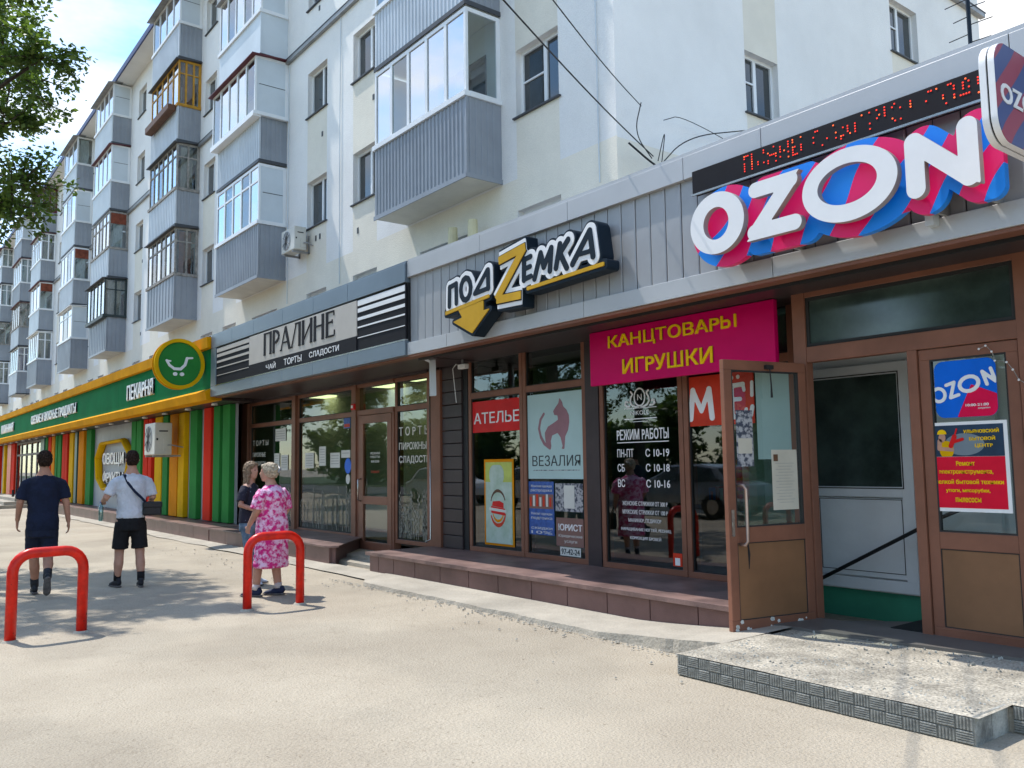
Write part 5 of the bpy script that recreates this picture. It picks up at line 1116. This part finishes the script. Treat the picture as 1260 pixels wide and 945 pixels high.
# two cream posts and an antenna behind the parapet
for x, lb in ((-12.25, 'left cream painted stub sticking up behind the canopy parapet'), (-11.64, 'right cream painted stub sticking up behind the canopy parapet')):
    m = MB().tube([(x, 8.2, 4.35), (x, 8.2, 5.69)], [.13, .085], 10); B('roof_stub', m, 'creamp', label=lb, cat='vent pipe', group='cream stubs on the shop roof')
e = empty('tv_antenna', (-3.78, 9.0, 4.385), label='tall dark pole antenna with short crossbars on the shop roof', cat='antenna')
B('pole', MB().tube([(0, 0, 0), (0, 0, 2.6)], .022, 8), 'navyblack', e)
random.seed(3)
for k in range(13):
    z = 1.25+k*.095; l_ = random.uniform(.16, .26); sd_ = -1 if k % 2 else 1
    B('crossbar', MB().tube([(0, .0, z), (sd_*l_, .02, z)], .0055, 5), 'cable', e)
# overhead cables
def cable(pts, r_, label, n=14):
    P_ = [Vector(p) for p in pts]; out = []
    if n < 10:      # short loops: rounded off
        for _ in range(3): P_ = [P_[0]]+[q for a, b in zip(P_, P_[1:]) for q in (a.lerp(b, .25), a.lerp(b, .75))]+[P_[-1]]
        n = 1
    for a, b in zip(P_, P_[1:]):
        for i in range(n): t = i/n; q = a.lerp(b, t); q.z -= .06*(b-a).length*.25*math.sin(math.pi*t)*.6; out.append(q)
    out.append(P_[-1]); B('cable', MB().tube(out, r_, 6), 'cable', label=label, cat='cable')
def ext(a, b, k): a, b = Vector(a), Vector(b); return tuple(a+(b-a)*k)
A1 = (-8.22, 9.0, 5.95)
m1 = (-5.86, 4.5, 5.73); m2 = (-5.19, 4.5, 5.43)
cable([A1, m1, ext(A1, m1, 3.4)], .0085, 'thicker black cable sagging from the house corner across the street')
cable([(-8.22, 8.78, 6.65), (-5.76, 5.0, 5.86), ext((-8.22, 8.78, 6.65), (-5.76, 5.0, 5.86), 3.2)], .0065, 'thinner black cable running above and right of the thicker one')
cable([(-8.22, 8.5, 6.04), (-8.1, 8.9, 5.75), (-8.15, 9.4, 5.7)], .016, 'short slack loop of black cable hanging at the house corner', 6)
cable([(-8.22, 8.78, 6.7), (-8.2, 8.6, 6.2), (-8.2, 8.95, 5.9)], .008, 'thin drop wire joining two cables at the house corner', 6)
cable([(-8.22, 9.15, 5.75), (-8.22, 9.3, 6.5), (-8.22, 9.1, 5.9)], .007, 'narrow upright wire loop on the gable wall beside the corner', 6)
cable([(-8.22, 9.1, 5.8), (-8.22, 9.75, 6.42), (-8.22, 11.2, 6.85)], .009, 'bent wire rising to the right along the gable wall', 6)
cable([(-8.22, 9.25, 6.55), (-8.22, 9.7, 6.75), (-8.22, 12.8, 6.2)], .006, 'faint thin wire slanting down across the gable wall', 6)

# ================================================================== people
def person_root(label, loc, rz, k): 
    e = empty('person', loc, rz, label=label, cat='person'); e.scale = (k, k, k) if not hasattr(k, '__len__') else k; return e
def hand(m, w_, d, pn, th, curl=.5, s=1.):
    """palm, five fingers and thumb; w_ wrist, d direction, pn palm normal, th thumb side"""
    w_, d, pn, th = Vector(w_), Vector(d).normalized(), Vector(pn).normalized(), Vector(th).normalized()
    m.tube([w_-d*.01, w_+d*.03, w_+d*.07, w_+d*.09], [(.020*s, .026*s), (.017*s, .038*s), (.015*s, .041*s), (.012*s, .036*s)], 10, flat=pn)
    for q, ln in zip((-.03, -.01, .01, .03), (.060, .074, .078, .066)):
        b = w_+d*.085*s-th*q*-1*s if False else w_+d*.085*s+th*q*s
        p1 = b+d*ln*.4*s+pn*.006*curl; p2 = p1+(d*(1-curl*.5)+pn*curl).normalized()*ln*.35*s; p3 = p2+(d*(1-curl)+pn*curl*1.3).normalized()*ln*.28*s
        m.tube([b-d*.02, p1, p2, p3], [.0095*s, .009*s, .0085*s, .0065*s], 7)
    t0 = w_+d*.025*s+th*.03*s; t1 = t0+(d*.6+th*.8+pn*.2).normalized()*.035*s; t2 = t1+(d+th*.2+pn*.3).normalized()*.032*s
    m.tube([t0-th*.015, t1, t2], [.012*s, .0105*s, .008*s], 7)
def shoe(par, ank, d, pitch, mt, s=1.):
    ank = Vector(ank); d = Vector((d[0], d[1], 0)).normalized(); up = Vector((0, 0, 1)); q = Matrix.Rotation(pitch, 3, d.cross(up)); f = q@d; u = q@up
    def P_(a, h): return ank+f*a*s+u*h*s
    m = MB().tube([P_(-.075, -.045), P_(-.06, -.035), P_(-.01, -.025), (P_(.07, -.045)), P_(.14, -.058), P_(.185, -.066)], [(.02, .02), (.045, .034), (.052, .038), (.036, .044), (.026, .043), (.01, .02)], 12, flat=u)
    m.tube([P_(-.03, -.02), P_(-.025, .03)], [(.045, .036), (.04, .034)], 12, flat=f)
    o = blob('shoe', m, mt, par, .009, 2)
    m = MB().tube([P_(-.082, -.078), P_(-.06, -.078), P_(.02, -.078), P_(.10, -.078), P_(.165, -.078), P_(.195, -.076)], [(.012, .022), (.014, .036), (.014, .034), (.014, .045), (.013, .040), (.01, .015)], 12, flat=u)
    B('sole', m, 'sole', par, smooth=True)
def head(m, c, yaw=0., s=1.):
    c = Vector(c); q = Matrix.Rotation(yaw, 3, 'Z')
    def P_(x, y, z): return c+q@Vector((x*s, y*s, z*s))
    R_ = [(-.115, .035, .03, .04), (-.10, .02, .048, .06), (-.06, .012, .062, .082), (-.01, .004, .072, .094), (.04, -.004, .075, .098), (.08, -.008, .066, .088), (.105, -.008, .045, .062), (.118, -.008, .015, .02)]
    i = len(m.v); n = 16
    for z, yo, rx, ry in R_: m.v += [tuple(P_(rx*math.cos(2*math.pi*t/n), yo+ry*math.sin(2*math.pi*t/n), z)) for t in range(n)]
    for j in range(len(R_)-1):
        for t in range(n): a = i+j*n+t; b = i+j*n+(t+1) % n; m.f.append((a, b, b+n, a+n)); m.m.append(0)
    m.f.append(tuple(i+t for t in reversed(range(n)))); m.f.append(tuple(i+(len(R_)-1)*n+t for t in range(n))); m.m += [0, 0]
    m.tube([P_(0, .088, .02), P_(0, .108, -.012), P_(0, .092, -.026)], [.008*s, .014*s, .012*s], 8)         # nose
    m.tube([P_(-.022, .088, -.052), P_(0, .097, -.050), P_(.022, .088, -.052)], [.006*s, .009*s, .006*s], 8)     # lips
    m.tube([P_(0, .06, -.09), P_(0, .085, -.092)], [.02*s, .014*s], 8)
    for sx in (-1, 1):
        m.tube([P_(sx*.070, -.006, -.025), P_(sx*.083, -.014, .0), P_(sx*.082, -.018, .028)], [(.008*s, .012*s), (.010*s, .018*s), (.006*s, .012*s)], 8)
        m.tube([P_(sx*.012, .086, .032), P_(sx*.05, .076, .034)], [.009*s, .007*s], 6)                          # brow ridge
def eyes(par, c, yaw, s=1.):
    q = Matrix.Rotation(yaw, 3, 'Z'); m = MB()
    for sx in (-1, 1):
        p = Vector(c)+q@Vector((sx*.031*s, .082*s, .012*s)); m.ball(p, .012*s, .010*s, .009*s, 8)
    B('eyes', m, 'dark', par, smooth=True)
# ------- man in navy tee and navy shorts, mid stride, seen from behind
def man_navy():
    P_ = person_root('person in navy tee and navy shorts walking away behind the left red hoop', (-12.15, 1.93, 0), R(86), 1.0)
    lf, rf = (-.04, .27, .085), (.045, -.30, .24)      # ankles: left forward on ground, right trailing with heel up
    m = MB()
    m.rings([(0, 0, .84, .15, .11), (0, 0, .93, .165, .12), (0, .005, 1.05, .15, .115), (0, .0, 1.2, .165, .12), (0, -.005, 1.34, .185, .12), (0, -.01, 1.43, .17, .10), (0, -.008, 1.49, .09, .07), (0, 0, 1.56, .058, .06), (0, .01, 1.60, .055, .058)])
    head(m, (0, .015, 1.665), .1)
    m.tube([(-.09, .0, .88), (-.07, .17, .50), lf], [.088, .062, .040], 14); m.tube([(.09, -.0, .88), (.075, .02, .48), (.048, -.27, .27)], [.088, .062, .042], 14)
    m.tube([(-.07, .15, .46), (-.055, .19, .32), (-.042, .25, .13)], [.055, .060, .038], 12); m.tube([(.075, .0, .46), (.065, -.13, .38), (.048, -.26, .28)], [.055, .060, .038], 12)
    m.tube([(-.165, -.01, 1.40), (-.255, -.01, 1.16), (-.27, .09, .93)], [.042, .044, .028], 12); m.tube([(.165, -.01, 1.40), (.25, -.03, 1.15), (.285, -.02, .90)], [.042, .044, .028], 12)
    hand(m, (-.27, .095, .92), (-.0, .25, -1), (1, 0, 0), (0, 1, .2), .8); hand(m, (.287, -.02, .895), (.05, .05, -1), (-1, 0, 0), (0, 1, 0), .55)
    blob('body', m, 'skin2', P_, .0095, 2)
    m = MB().rings([(0, 0, .80, .185, .145), (0, 0, .92, .185, .145), (0, 0, 1.02, .172, .135), (0, .0, 1.16, .178, .137), (0, -.005, 1.30, .200, .138), (0, -.008, 1.40, .205, .125), (0, -.008, 1.455, .155, .10), (0, -.002, 1.495, .075, .07)])
    m.tube([(-.135, -.008, 1.405), (-.195, -.01, 1.375), (-.225, -.01, 1.30), (-.25, -.01, 1.19)], [.062, .066, .066, .067], 14); m.tube([(.135, -.008, 1.405), (.195, -.012, 1.375), (.225, -.015, 1.30), (.246, -.02, 1.19)], [.062, .066, .066, .067], 14)
    blob('tee_shirt', m, 'navy', P_, .011, 2, disp=.004)
    m = MB().rings([(0, 0, .72, .168, .145), (0, 0, .80, .178, .142), (0, 0, .9, .172, .135)]); m.tube([(-.085, .0, .84), (-.078, .12, .62), (-.07, .16, .52)], [.105, .10, .10], 14); m.tube([(.085, .0, .84), (.085, .02, .60), (.084, .02, .52)], [.10, .098, .10], 14)
    blob('shorts', m, 'navy2', P_, .011, 2, disp=.004)
    m = MB().rings([(0, -.022, 1.595, .05, .055), (0, -.016, 1.64, .079, .088), (0, -.012, 1.70, .084, .098), (0, -.006, 1.75, .078, .094), (0, .0, 1.785, .055, .068), (0, .0, 1.80, .02, .03)]); m.ball((0, .06, 1.76), .055, .04, .03); blob('hair', m, 'hairb', P_, .008, 1, disp=.006)
    m = MB().tube([(-.05, .23, .19), lf], [.05, .046], 12).tube([(.055, -.22, .325), rf], [.05, .046], 12); B('socks', m, 'shoe', P_, smooth=True)
    shoe(P_, lf, (0, 1), 0, 'shoe'); shoe(P_, (.045, -.305, .235), (.05, 1), R(-58), 'shoe')
man_navy()
# ------- man in pale tee, black shorts, shoulder bag
def man_grey():
    P_ = person_root('person in pale grey tee and black shorts walking away with a shoulder bag', (-12.2, 2.98, 0), R(84), 1.0)
    lf, rf = (-.135, .09, .085), (.13, -.08, .085)
    m = MB()
    m.rings([(0, 0, .84, .16, .115), (0, 0, .93, .17, .125), (0, .005, 1.05, .155, .12), (0, .0, 1.2, .17, .12), (0, -.005, 1.34, .19, .12), (0, -.01, 1.43, .175, .10), (0, -.008, 1.49, .09, .07), (0, 0, 1.56, .058, .06), (0, .01, 1.60, .055, .058)])
    head(m, (.0, .015, 1.665), .12)
    m.tube([(-.095, 0, .88), (-.12, .07, .48), lf], [.09, .062, .040], 14); m.tube([(.095, 0, .88), (.12, -.0, .48), rf], [.09, .062, .040], 14)
    m.tube([(-.12, .055, .44), (-.128, .055, .30), (-.134, .08, .13)], [.055, .062, .040], 12); m.tube([(.12, -.015, .44), (.125, -.05, .30), (.13, -.08, .13)], [.055, .062, .040], 12)
    m.tube([(-.165, -.01, 1.40), (-.31, -.02, 1.18), (-.32, .20, 1.13)], [.042, .044, .030], 12); m.tube([(.165, -.01, 1.40), (.265, -.02, 1.17), (.245, .16, 1.05)], [.042, .044, .030], 12)
    hand(m, (-.32, .21, 1.13), (.1, 1, -.15), (.3, 0, -1), (1, 0, .2), 1.0); hand(m, (.243, .17, 1.045), (-.3, 1, -.2), (0, 0, -1), (-1, .2, 0), .9)
    blob('body', m, 'skin', P_, .0095, 2)
    m = MB().rings([(0, 0, .90, .178, .145), (0, 0, .96, .180, .145), (0, 0, 1.04, .176, .14), (0, .0, 1.16, .185, .14), (0, -.005, 1.30, .205, .138), (0, -.008, 1.40, .208, .125), (0, -.008, 1.455, .155, .10), (0, -.002, 1.495, .075, .07)])
    m.tube([(-.135, -.008, 1.405), (-.20, -.01, 1.375), (-.24, -.01, 1.31), (-.284, -.016, 1.21)], [.062, .066, .068, .07], 14); m.tube([(.135, -.008, 1.405), (.195, -.012, 1.375), (.228, -.015, 1.30), (.252, -.02, 1.19)], [.062, .066, .068, .07], 14)
    blob('tee_shirt', m, 'tee', P_, .011, 2, disp=.005)
    m = MB().rings([(0, 0, .74, .17, .145), (0, 0, .82, .185, .145), (0, 0, .91, .175, .138), (0, 0, .93, .17, .132)]); m.tube([(-.09, .0, .84), (-.11, .045, .62), (-.115, .055, .50)], [.105, .10, .105], 14); m.tube([(.09, .0, .84), (.11, .0, .62), (.117, .0, .50)], [.105, .10, .105], 14)
    blob('shorts', m, 'blackc', P_, .010, 2, disp=.004)
    m = MB().rings([(0, -.022, 1.595, .05, .055), (0, -.016, 1.64, .078, .088), (0, -.012, 1.70, .083, .098), (0, -.006, 1.75, .077, .094), (0, .0, 1.785, .055, .068), (0, .0, 1.80, .02, .03)]); m.ball((0, .06, 1.755), .055, .04, .03); blob('hair', m, 'hairb', P_, .008, 1, disp=.005)
    m = MB().tube([(-.134, .08, .20), lf], [.048, .046], 12).tube([(.13, -.075, .20), rf], [.048, .046], 12); B('socks', m, 'blackc', P_, smooth=True)
    shoe(P_, lf, (-.35, 1), 0, 'shoe'); shoe(P_, rf, (.05, 1), 0, 'shoe')
    # bag on a long strap, worn across the back
    bg_ = empty('shoulder_bag', P_.location, P_.rotation_euler.z, label='black leather shoulder bag at the hip of the man in pale tee', cat='bag')
    box('pouch', .13, .36, -.16, -.02, .93, 1.10, 'bag', bg_, bevel=.02); box('flap', .125, .365, -.168, -.015, 1.03, 1.11, 'bag', bg_, bevel=.015)
    st_ = [(-.105, .05, 1.475), (-.10, -.075, 1.475), (-.06, -.138, 1.36), (.02, -.158, 1.25), (.10, -.165, 1.17), (.16, -.15, 1.10)]
    B('strap', MB().tube(st_, [(.005, .020)]*6, 8, flat=Vector((0, -1, .3))), 'navy2', bg_, smooth=True)
    bo = empty('water_bottle', P_.location, P_.rotation_euler.z, label='small teal plastic bottle held low in the left hand of the man', cat='bottle')
    B('body', MB().rings([(-.335, .27, .86, .022, .022), (-.335, .27, .88, .032, .032), (-.335, .27, .96, .030, .030), (-.335, .27, 1.04, .032, .032), (-.335, .27, 1.08, .014, .014), (-.335, .27, 1.11, .013, .013)]), 'bottle', bo, smooth=True)
    B('cap', MB().rings([(-.335, .27, 1.105, .016, .016), (-.335, .27, 1.125, .016, .016)]), 'ozblue', bo)
man_grey()
# ------- woman in pink floral dress
def woman_pink():
    P_ = person_root('person with short blond grey hair in pink floral dress, seen from behind', (-10.15, 4.1, 0), R(118), (1.02, .98, .885))
    lf, rf = (-.12, .13, .085), (.09, -.04, .085)
    m = MB()
    m.rings([(0, 0, .84, .16, .13), (0, 0, .93, .18, .15), (0, .005, 1.05, .17, .15), (0, .0, 1.2, .175, .14), (0, -.005, 1.34, .18, .13), (0, -.0, 1.43, .16, .11), (0, .01, 1.49, .09, .07), (0, .025, 1.56, .058, .06), (0, .04, 1.60, .055, .058)])
    head(m, (0, .055, 1.665), .5)
    m.tube([(-.095, 0, .88), (-.11, .10, .48), lf], [.09, .062, .044], 14); m.tube([(.095, 0, .88), (.09, .02, .48), rf], [.09, .062, .044], 14)
    m.tube([(-.19, -.0, 1.40), (-.235, .02, 1.16), (-.20, .17, .96)], [.055, .047, .030], 12); m.tube([(.19, -.0, 1.40), (.245, -.02, 1.15), (.24, .10, .93)], [.055, .047, .030], 12)
    hand(m, (-.20, .175, .955), (.1, .4, -1), (1, 0, 0), (0, 1, .3), .9, .95); hand(m, (.24, .105, .925), (-.1, .3, -1), (-1, 0, 0), (0, 1, .3), .9, .95)
    blob('body', m, 'skin', P_, .0095, 2)
    m = MB().rings([(0, 0, .38, .215, .19), (0, 0, .40, .225, .20), (0, 0, .62, .215, .185), (0, -.005, .80, .215, .18), (0, -.01, .95, .212, .178), (0, 0, 1.08, .20, .165), (0, .0, 1.22, .20, .155), (0, -.01, 1.34, .205, .15), (0, -.01, 1.42, .185, .125), (0, .0, 1.475, .12, .09), (0, .01, 1.505, .075, .07)])
    m.tube([(-.15, -.0, 1.42), (-.215, .0, 1.33), (-.24, .02, 1.18)], [.07, .078, .082], 14); m.tube([(.15, -.0, 1.42), (.22, -.005, 1.33), (.25, -.01, 1.16)], [.07, .078, .082], 14)
    blob('dress', m, 'dress', P_, .011, 2, disp=.007)
    m = MB().rings([(0, .0, 1.60, .05, .055), (0, .015, 1.64, .082, .092), (0, .02, 1.70, .094, .108), (0, .03, 1.75, .088, .104), (0, .035, 1.79, .064, .078), (0, .035, 1.81, .02, .03)]); m.ball((-.02, .1, 1.76), .06, .04, .035); blob('hair', m, 'hairg', P_, .008, 1, disp=.010)
    B('hair_clip', MB().tube([(.01, -.085, 1.67), (.05, -.075, 1.72), (.075, -.03, 1.755)], [.016, .022, .014], 8), 'tin', P_, smooth=True)
    m = MB().tube([(-.12, .12, .16), lf], [.047, .046], 12).tube([(.09, -.03, .16), rf], [.047, .046], 12); B('socks', m, 'sockw', P_, smooth=True)
    shoe(P_, lf, (-.3, 1), 0, 'shoeb', 1.02); shoe(P_, rf, (-.35, 1), 0, 'shoeb', 1.02)
    b = empty('shopping_bag', P_.location, P_.rotation_euler.z, label='black cloth shopping bag hanging at the right side of the woman in pink', cat='bag'); b.scale = P_.scale
    m = MB().prism([(.02, .50), (.22, .48), (.25, .62), (.20, .80), (.06, .80), (.01, .65)], .235, .33, 'x'); B('pouch', m, 'blackc', b, bevel=.02)
    B('handle', MB().tube([(.28, .07, .78), (.26, .12, .90), (.28, .18, .78)], .008, 6), 'blackc', b)
woman_pink()
def woman_black():
    P_ = person_root('person with long dark blond hair in black patterned tee and faded jeans', (-11.33, 4.27, 0), R(-45), .90)
    lf, rf = (-.11, .05, .085), (.11, .10, .085)
    m = MB()
    m.rings([(0, 0, .84, .16, .13), (0, 0, .93, .17, .14), (0, .005, 1.05, .16, .13), (0, .0, 1.2, .17, .13), (0, -.005, 1.34, .17, .12), (0, -.01, 1.43, .16, .10), (0, -.008, 1.49, .09, .07), (0, 0, 1.56, .055, .058), (0, .01, 1.60, .052, .055)])
    head(m, (0, .02, 1.665), -.2)
    m.tube([(-.19, -.01, 1.40), (-.24, -.03, 1.17), (-.12, .18, 1.12)], [.05, .043, .028], 12); m.tube([(.19, -.01, 1.40), (.27, -.02, 1.17), (.17, .20, 1.08)], [.052, .046, .030], 12)
    hand(m, (-.11, .19, 1.12), (.9, .5, 0), (0, -.4, -.8), (0, .3, .9), .7, .92); hand(m, (.16, .205, 1.08), (-.8, .5, .1), (0, -.4, -.8), (0, .3, .9), .7, .92)
    m.tube([(-.09, 0, .88), (-.11, .03, .48), lf], [.088, .06, .04], 14); m.tube([(.09, 0, .88), (.11, .05, .48), rf], [.088, .06, .04], 14)
    blob('body', m, 'skin', P_, .0095, 2); eyes(P_, (0, .02, 1.665), -.2)
    m = MB().rings([(0, 0, .90, .185, .155), (0, 0, 1.0, .18, .15), (0, .01, 1.12, .175, .15), (0, .01, 1.25, .185, .15), (0, -.0, 1.36, .185, .135), (0, -.008, 1.44, .14, .10), (0, -.002, 1.49, .075, .07)])
    m.tube([(-.15, -.008, 1.42), (-.21, -.012, 1.34), (-.235, -.025, 1.22)], [.066, .07, .07], 14); m.tube([(.15, -.008, 1.42), (.215, -.012, 1.34), (.252, -.018, 1.22)], [.066, .07, .07], 14)
    blob('tee_shirt', m, 'tee2', P_, .011, 2, disp=.004)
    m = MB().rings([(0, 0, .78, .17, .145), (0, 0, .88, .18, .148), (0, 0, .95, .168, .138)]); m.tube([(-.09, .0, .86), (-.11, .035, .48), (-.11, .05, .13)], [.10, .073, .062], 14); m.tube([(.09, .0, .86), (.11, .055, .48), (.11, .10, .13)], [.10, .073, .062], 14)
    blob('jeans', m, 'jeans', P_, .010, 2, disp=.003)
    m = MB().rings([(0, -.06, 1.38, .06, .025), (0, -.055, 1.45, .085, .04), (0, -.03, 1.55, .092, .065), (0, -.012, 1.64, .090, .095), (0, -.006, 1.71, .088, .102), (0, .0, 1.755, .080, .095), (0, .004, 1.79, .055, .068), (0, .004, 1.81, .02, .03)]); m.ball((-.05, .04, 1.745), .05, .06, .04); m.ball((.05, .04, 1.745), .05, .06, .04)
    for sx in (-1, 1): m.tube([(sx*.075, .02, 1.72), (sx*.088, .015, 1.62), (sx*.095, .01, 1.5), (sx*.09, .03, 1.42)], [.03, .026, .022, .008], 8)
    blob('hair', m, 'hairl', P_, .008, 1, disp=.010)
    B('headband', MB().tube([(-.088, .0, 1.70), (-.06, .012, 1.785), (0, .015, 1.812), (.06, .012, 1.785), (.088, .0, 1.70)], .010, 8), 'blackc', P_, smooth=True)
    shoe(P_, lf, (-.2, 1), 0, 'shoew'); shoe(P_, rf, (.2, 1), 0, 'shoew')
woman_black()

# ================================================================== trees, and the far side of the street (seen in the glass)
def tree(loc, H, label, lobes, nleaf, ls=.075, seed=1, tr=.16, **kw):
    random.seed(seed); e = empty('tree', loc, 0, label=label, cat='tree', **kw)
    m = MB(); m.tube([(0, 0, -.1), (.03, .02, H*.25), (-.05, .05, H*.5), (.05, 0, H*.8)], [tr*1.2, tr, tr*.75, tr*.25], 10)
    tw = []
    for cx, cy, cz, r_ in lobes:
        z0 = max(H*.22, min(cz-.8, H*.6)); a = Vector((0, .03, z0)); b = Vector((cx, cy, cz)); mid = a.lerp(b, .5)+Vector((0, 0, .25))
        m.tube([a, mid, b], [tr*.45, tr*.28, tr*.1], 6)
        for k in range(int(9*r_*r_)+6):
            d = Vector((random.gauss(0, 1), random.gauss(0, 1), random.gauss(0, .75))).normalized()*r_*random.uniform(.55, 1.12)
            s0 = b+d*random.uniform(.05, .35); t_ = b+d; mm = s0.lerp(t_, .5)+Vector((0, 0, random.uniform(-.05, .12))); m.tube([s0, mm, t_], [.018, .012, .005], 4); tw.append((s0, mm, t_))
    B('trunk', m, 'bark', e)
    v = []; f = []
    rg = random
    for k in range(nleaf):
        s0, mm, t_ = rg.choice(tw); u = rg.random()**.7; p = s0.lerp(mm, u*2) if u < .5 else mm.lerp(t_, u*2-1)
        p = p+Vector((rg.gauss(0, .085), rg.gauss(0, .085), rg.gauss(0, .07)))
        a = Vector((rg.gauss(0, 1), rg.gauss(0, 1), rg.gauss(-.3, .6))).normalized(); n_ = Vector((rg.gauss(0, .6), rg.gauss(0, .6), 1)).normalized(); b = a.cross(n_).normalized()
        s = ls*rg.uniform(.6, 1.2); i = len(v); v += [p, p+a*s*.45+b*s*.30, p+a*s, p+a*s*.45-b*s*.30]; f.append((i, i+1, i+2, i+3))
    me = bpy.data.meshes.new('crown'); me.from_pydata([tuple(q) for q in v], [], f); me.materials.append(M['leaf']); o = link('crown', me, e); o['kind'] = 'stuff'
    return e
TREE1 = [(1.2, 1.55, 7.9, 1.15), (2.4, 1.4, 6.7, .6), (.2, .9, 9.3, 1.4), (1.6, 1.3, 9.4, 1.0), (-1.6, 1.2, 8.2, 1.5), (-.2, 1.9, 6.6, 1.1), (.6, 1.7, 6.0, .7), (-2.2, -.3, 7.2, 1.5), (.5, -1.2, 7.6, 1.5), (0, -.4, 10.4, 1.2), (2.4, .2, 8.0, 1.1), (2.9, 1.75, 7.6, .6), (-1.4, 1.6, 10.1, 1.0)]
tree((-16.6, .22, 0), 10, 'leafy street tree whose branches reach in at the upper left', TREE1, 24000, .11, 3)
def stdlobes(seed, R0, z0, z1, n=9):
    random.seed(seed); return [(random.gauss(0, R0*.5), random.gauss(0, R0*.5), random.uniform(z0, z1), random.uniform(1.1, 1.7)) for _ in range(n)]
def copy_tree(o, loc, rz):
    c = o.copy(); COL.objects.link(c); c.location = loc; c.rotation_euler = (0, 0, rz)
    for ch in o.children: d = ch.copy(); COL.objects.link(d); d.parent = c
    return c
t0 = tree((-33.5, -3.0, 0), 10, 'street tree further left on the pavement, outside the frame', stdlobes(20, 2.6, 4.5, 9.5, 12), 12000, .2, 30, group='trees lining the road')
for i, (x, y) in enumerate(((-9.0, -7.4), (-15, -8.4), (-21.5, -8), (-28, -9), (-35, -8.6), (-44, -8), (-56, -8.4), (-2, -8.4))):
    c = copy_tree(t0, (x, y, 0), i*1.3); c['label'] = 'street tree across the road, seen only as a reflection in the glass'
random.seed(77)
h0 = tree((-10, -21, 0), 3, 'broad leafy shrub added across the road to darken the reflections in the glass', [(random.uniform(-3, 3), random.uniform(-1, 1), random.uniform(.6, 4.6), random.uniform(1.2, 1.7)) for _ in range(15)], 9000, .42, 78, group='added shrubs across the road')  # unseen shrub row added so the shop glass reflects a darker horizon
for i in range(13):
    x = -16-i*5.6 if i < 11 else (-4.5 if i == 11 else 1.5)
    c = copy_tree(h0, (x, -21-(i % 3), 0), i*2.1); c['label'] = 'broad leafy shrub added across the road to darken the reflections in the glass'
def car(loc, rz, mt, label):
    e = empty('parked_car', loc, rz, label=label, cat='car', group='cars parked across the street')
    prof = [(-2.1, .35), (-2.15, .62), (-2.05, .88), (-1.75, .95), (-1.25, 1.38), (-.7, 1.46), (.35, 1.45), (1.05, 1.0), (1.95, .86), (2.12, .62), (2.1, .35)]
    m = MB(); n = len(prof)
    def hw(z): return .84 if z < .9 else .84-(z-.9)*.38
    i = 0; m.v = [(x, -hw(z), z) for x, z in prof]+[(x, hw(z), z) for x, z in prof]
    m.f = [tuple(reversed(range(n))), tuple(range(n, 2*n))]+[(k, (k+1) % n, n+(k+1) % n, n+k) for k in range(n)]; m.m = [0]*len(m.f); B('body', m, mt, e, bevel=.05)
    m = MB()
    for s_ in (-1, 1):
        m.quad((-1.45, s_*.80, .99), (-1.12, s_*.675, 1.36), (-.1, s_*.66, 1.40), (-.1, s_*.80, .99)); m.quad((-.02, s_*.80, .99), (-.02, s_*.66, 1.40), (.35, s_*.665, 1.38), (.98, s_*.80, 1.0))
    m.quad((.46, -.60, 1.40), (.46, .60, 1.40), (1.05, .72, 1.02), (1.05, -.72, 1.02)); m.quad((-1.32, -.6, 1.34), (-1.72, -.7, 1.0), (-1.72, .7, 1.0), (-1.32, .6, 1.34)); B('window', m, 'winglass', e)
    for sx in (-1.3, 1.32):
        for sy in (-.78, .78): t_ = B('wheel', MB().tube([(sx, sy-.1, .32), (sx, sy+.1, .32)], [.32, .32], 18), 'tyre', e); B('rim', MB().tube([(sx, sy-.11, .32), (sx, sy+.11, .32)], [.19, .19], 10), 'stain', t_)
    for s_ in (-.6, .6): box('headlight', 2.06, 2.13, s_-.18, s_+.18, .66, .78, 'whitepvc', e)
    return e
for i, (x, y, r_, mt) in enumerate(((-10.5, -4.6, 5, 'carw'), (-16.3, -4.7, 178, 'carr'), (-22.5, -4.6, 2, 'carw'), (-5, -4.7, 180, 'carr'), (-29, -4.7, 3, 'carw'))):
    car((x, y, .0), R(r_), mt, 'car parked across the street, seen only as a reflection in the glass')
bpy.data.scenes.remove(WORK)
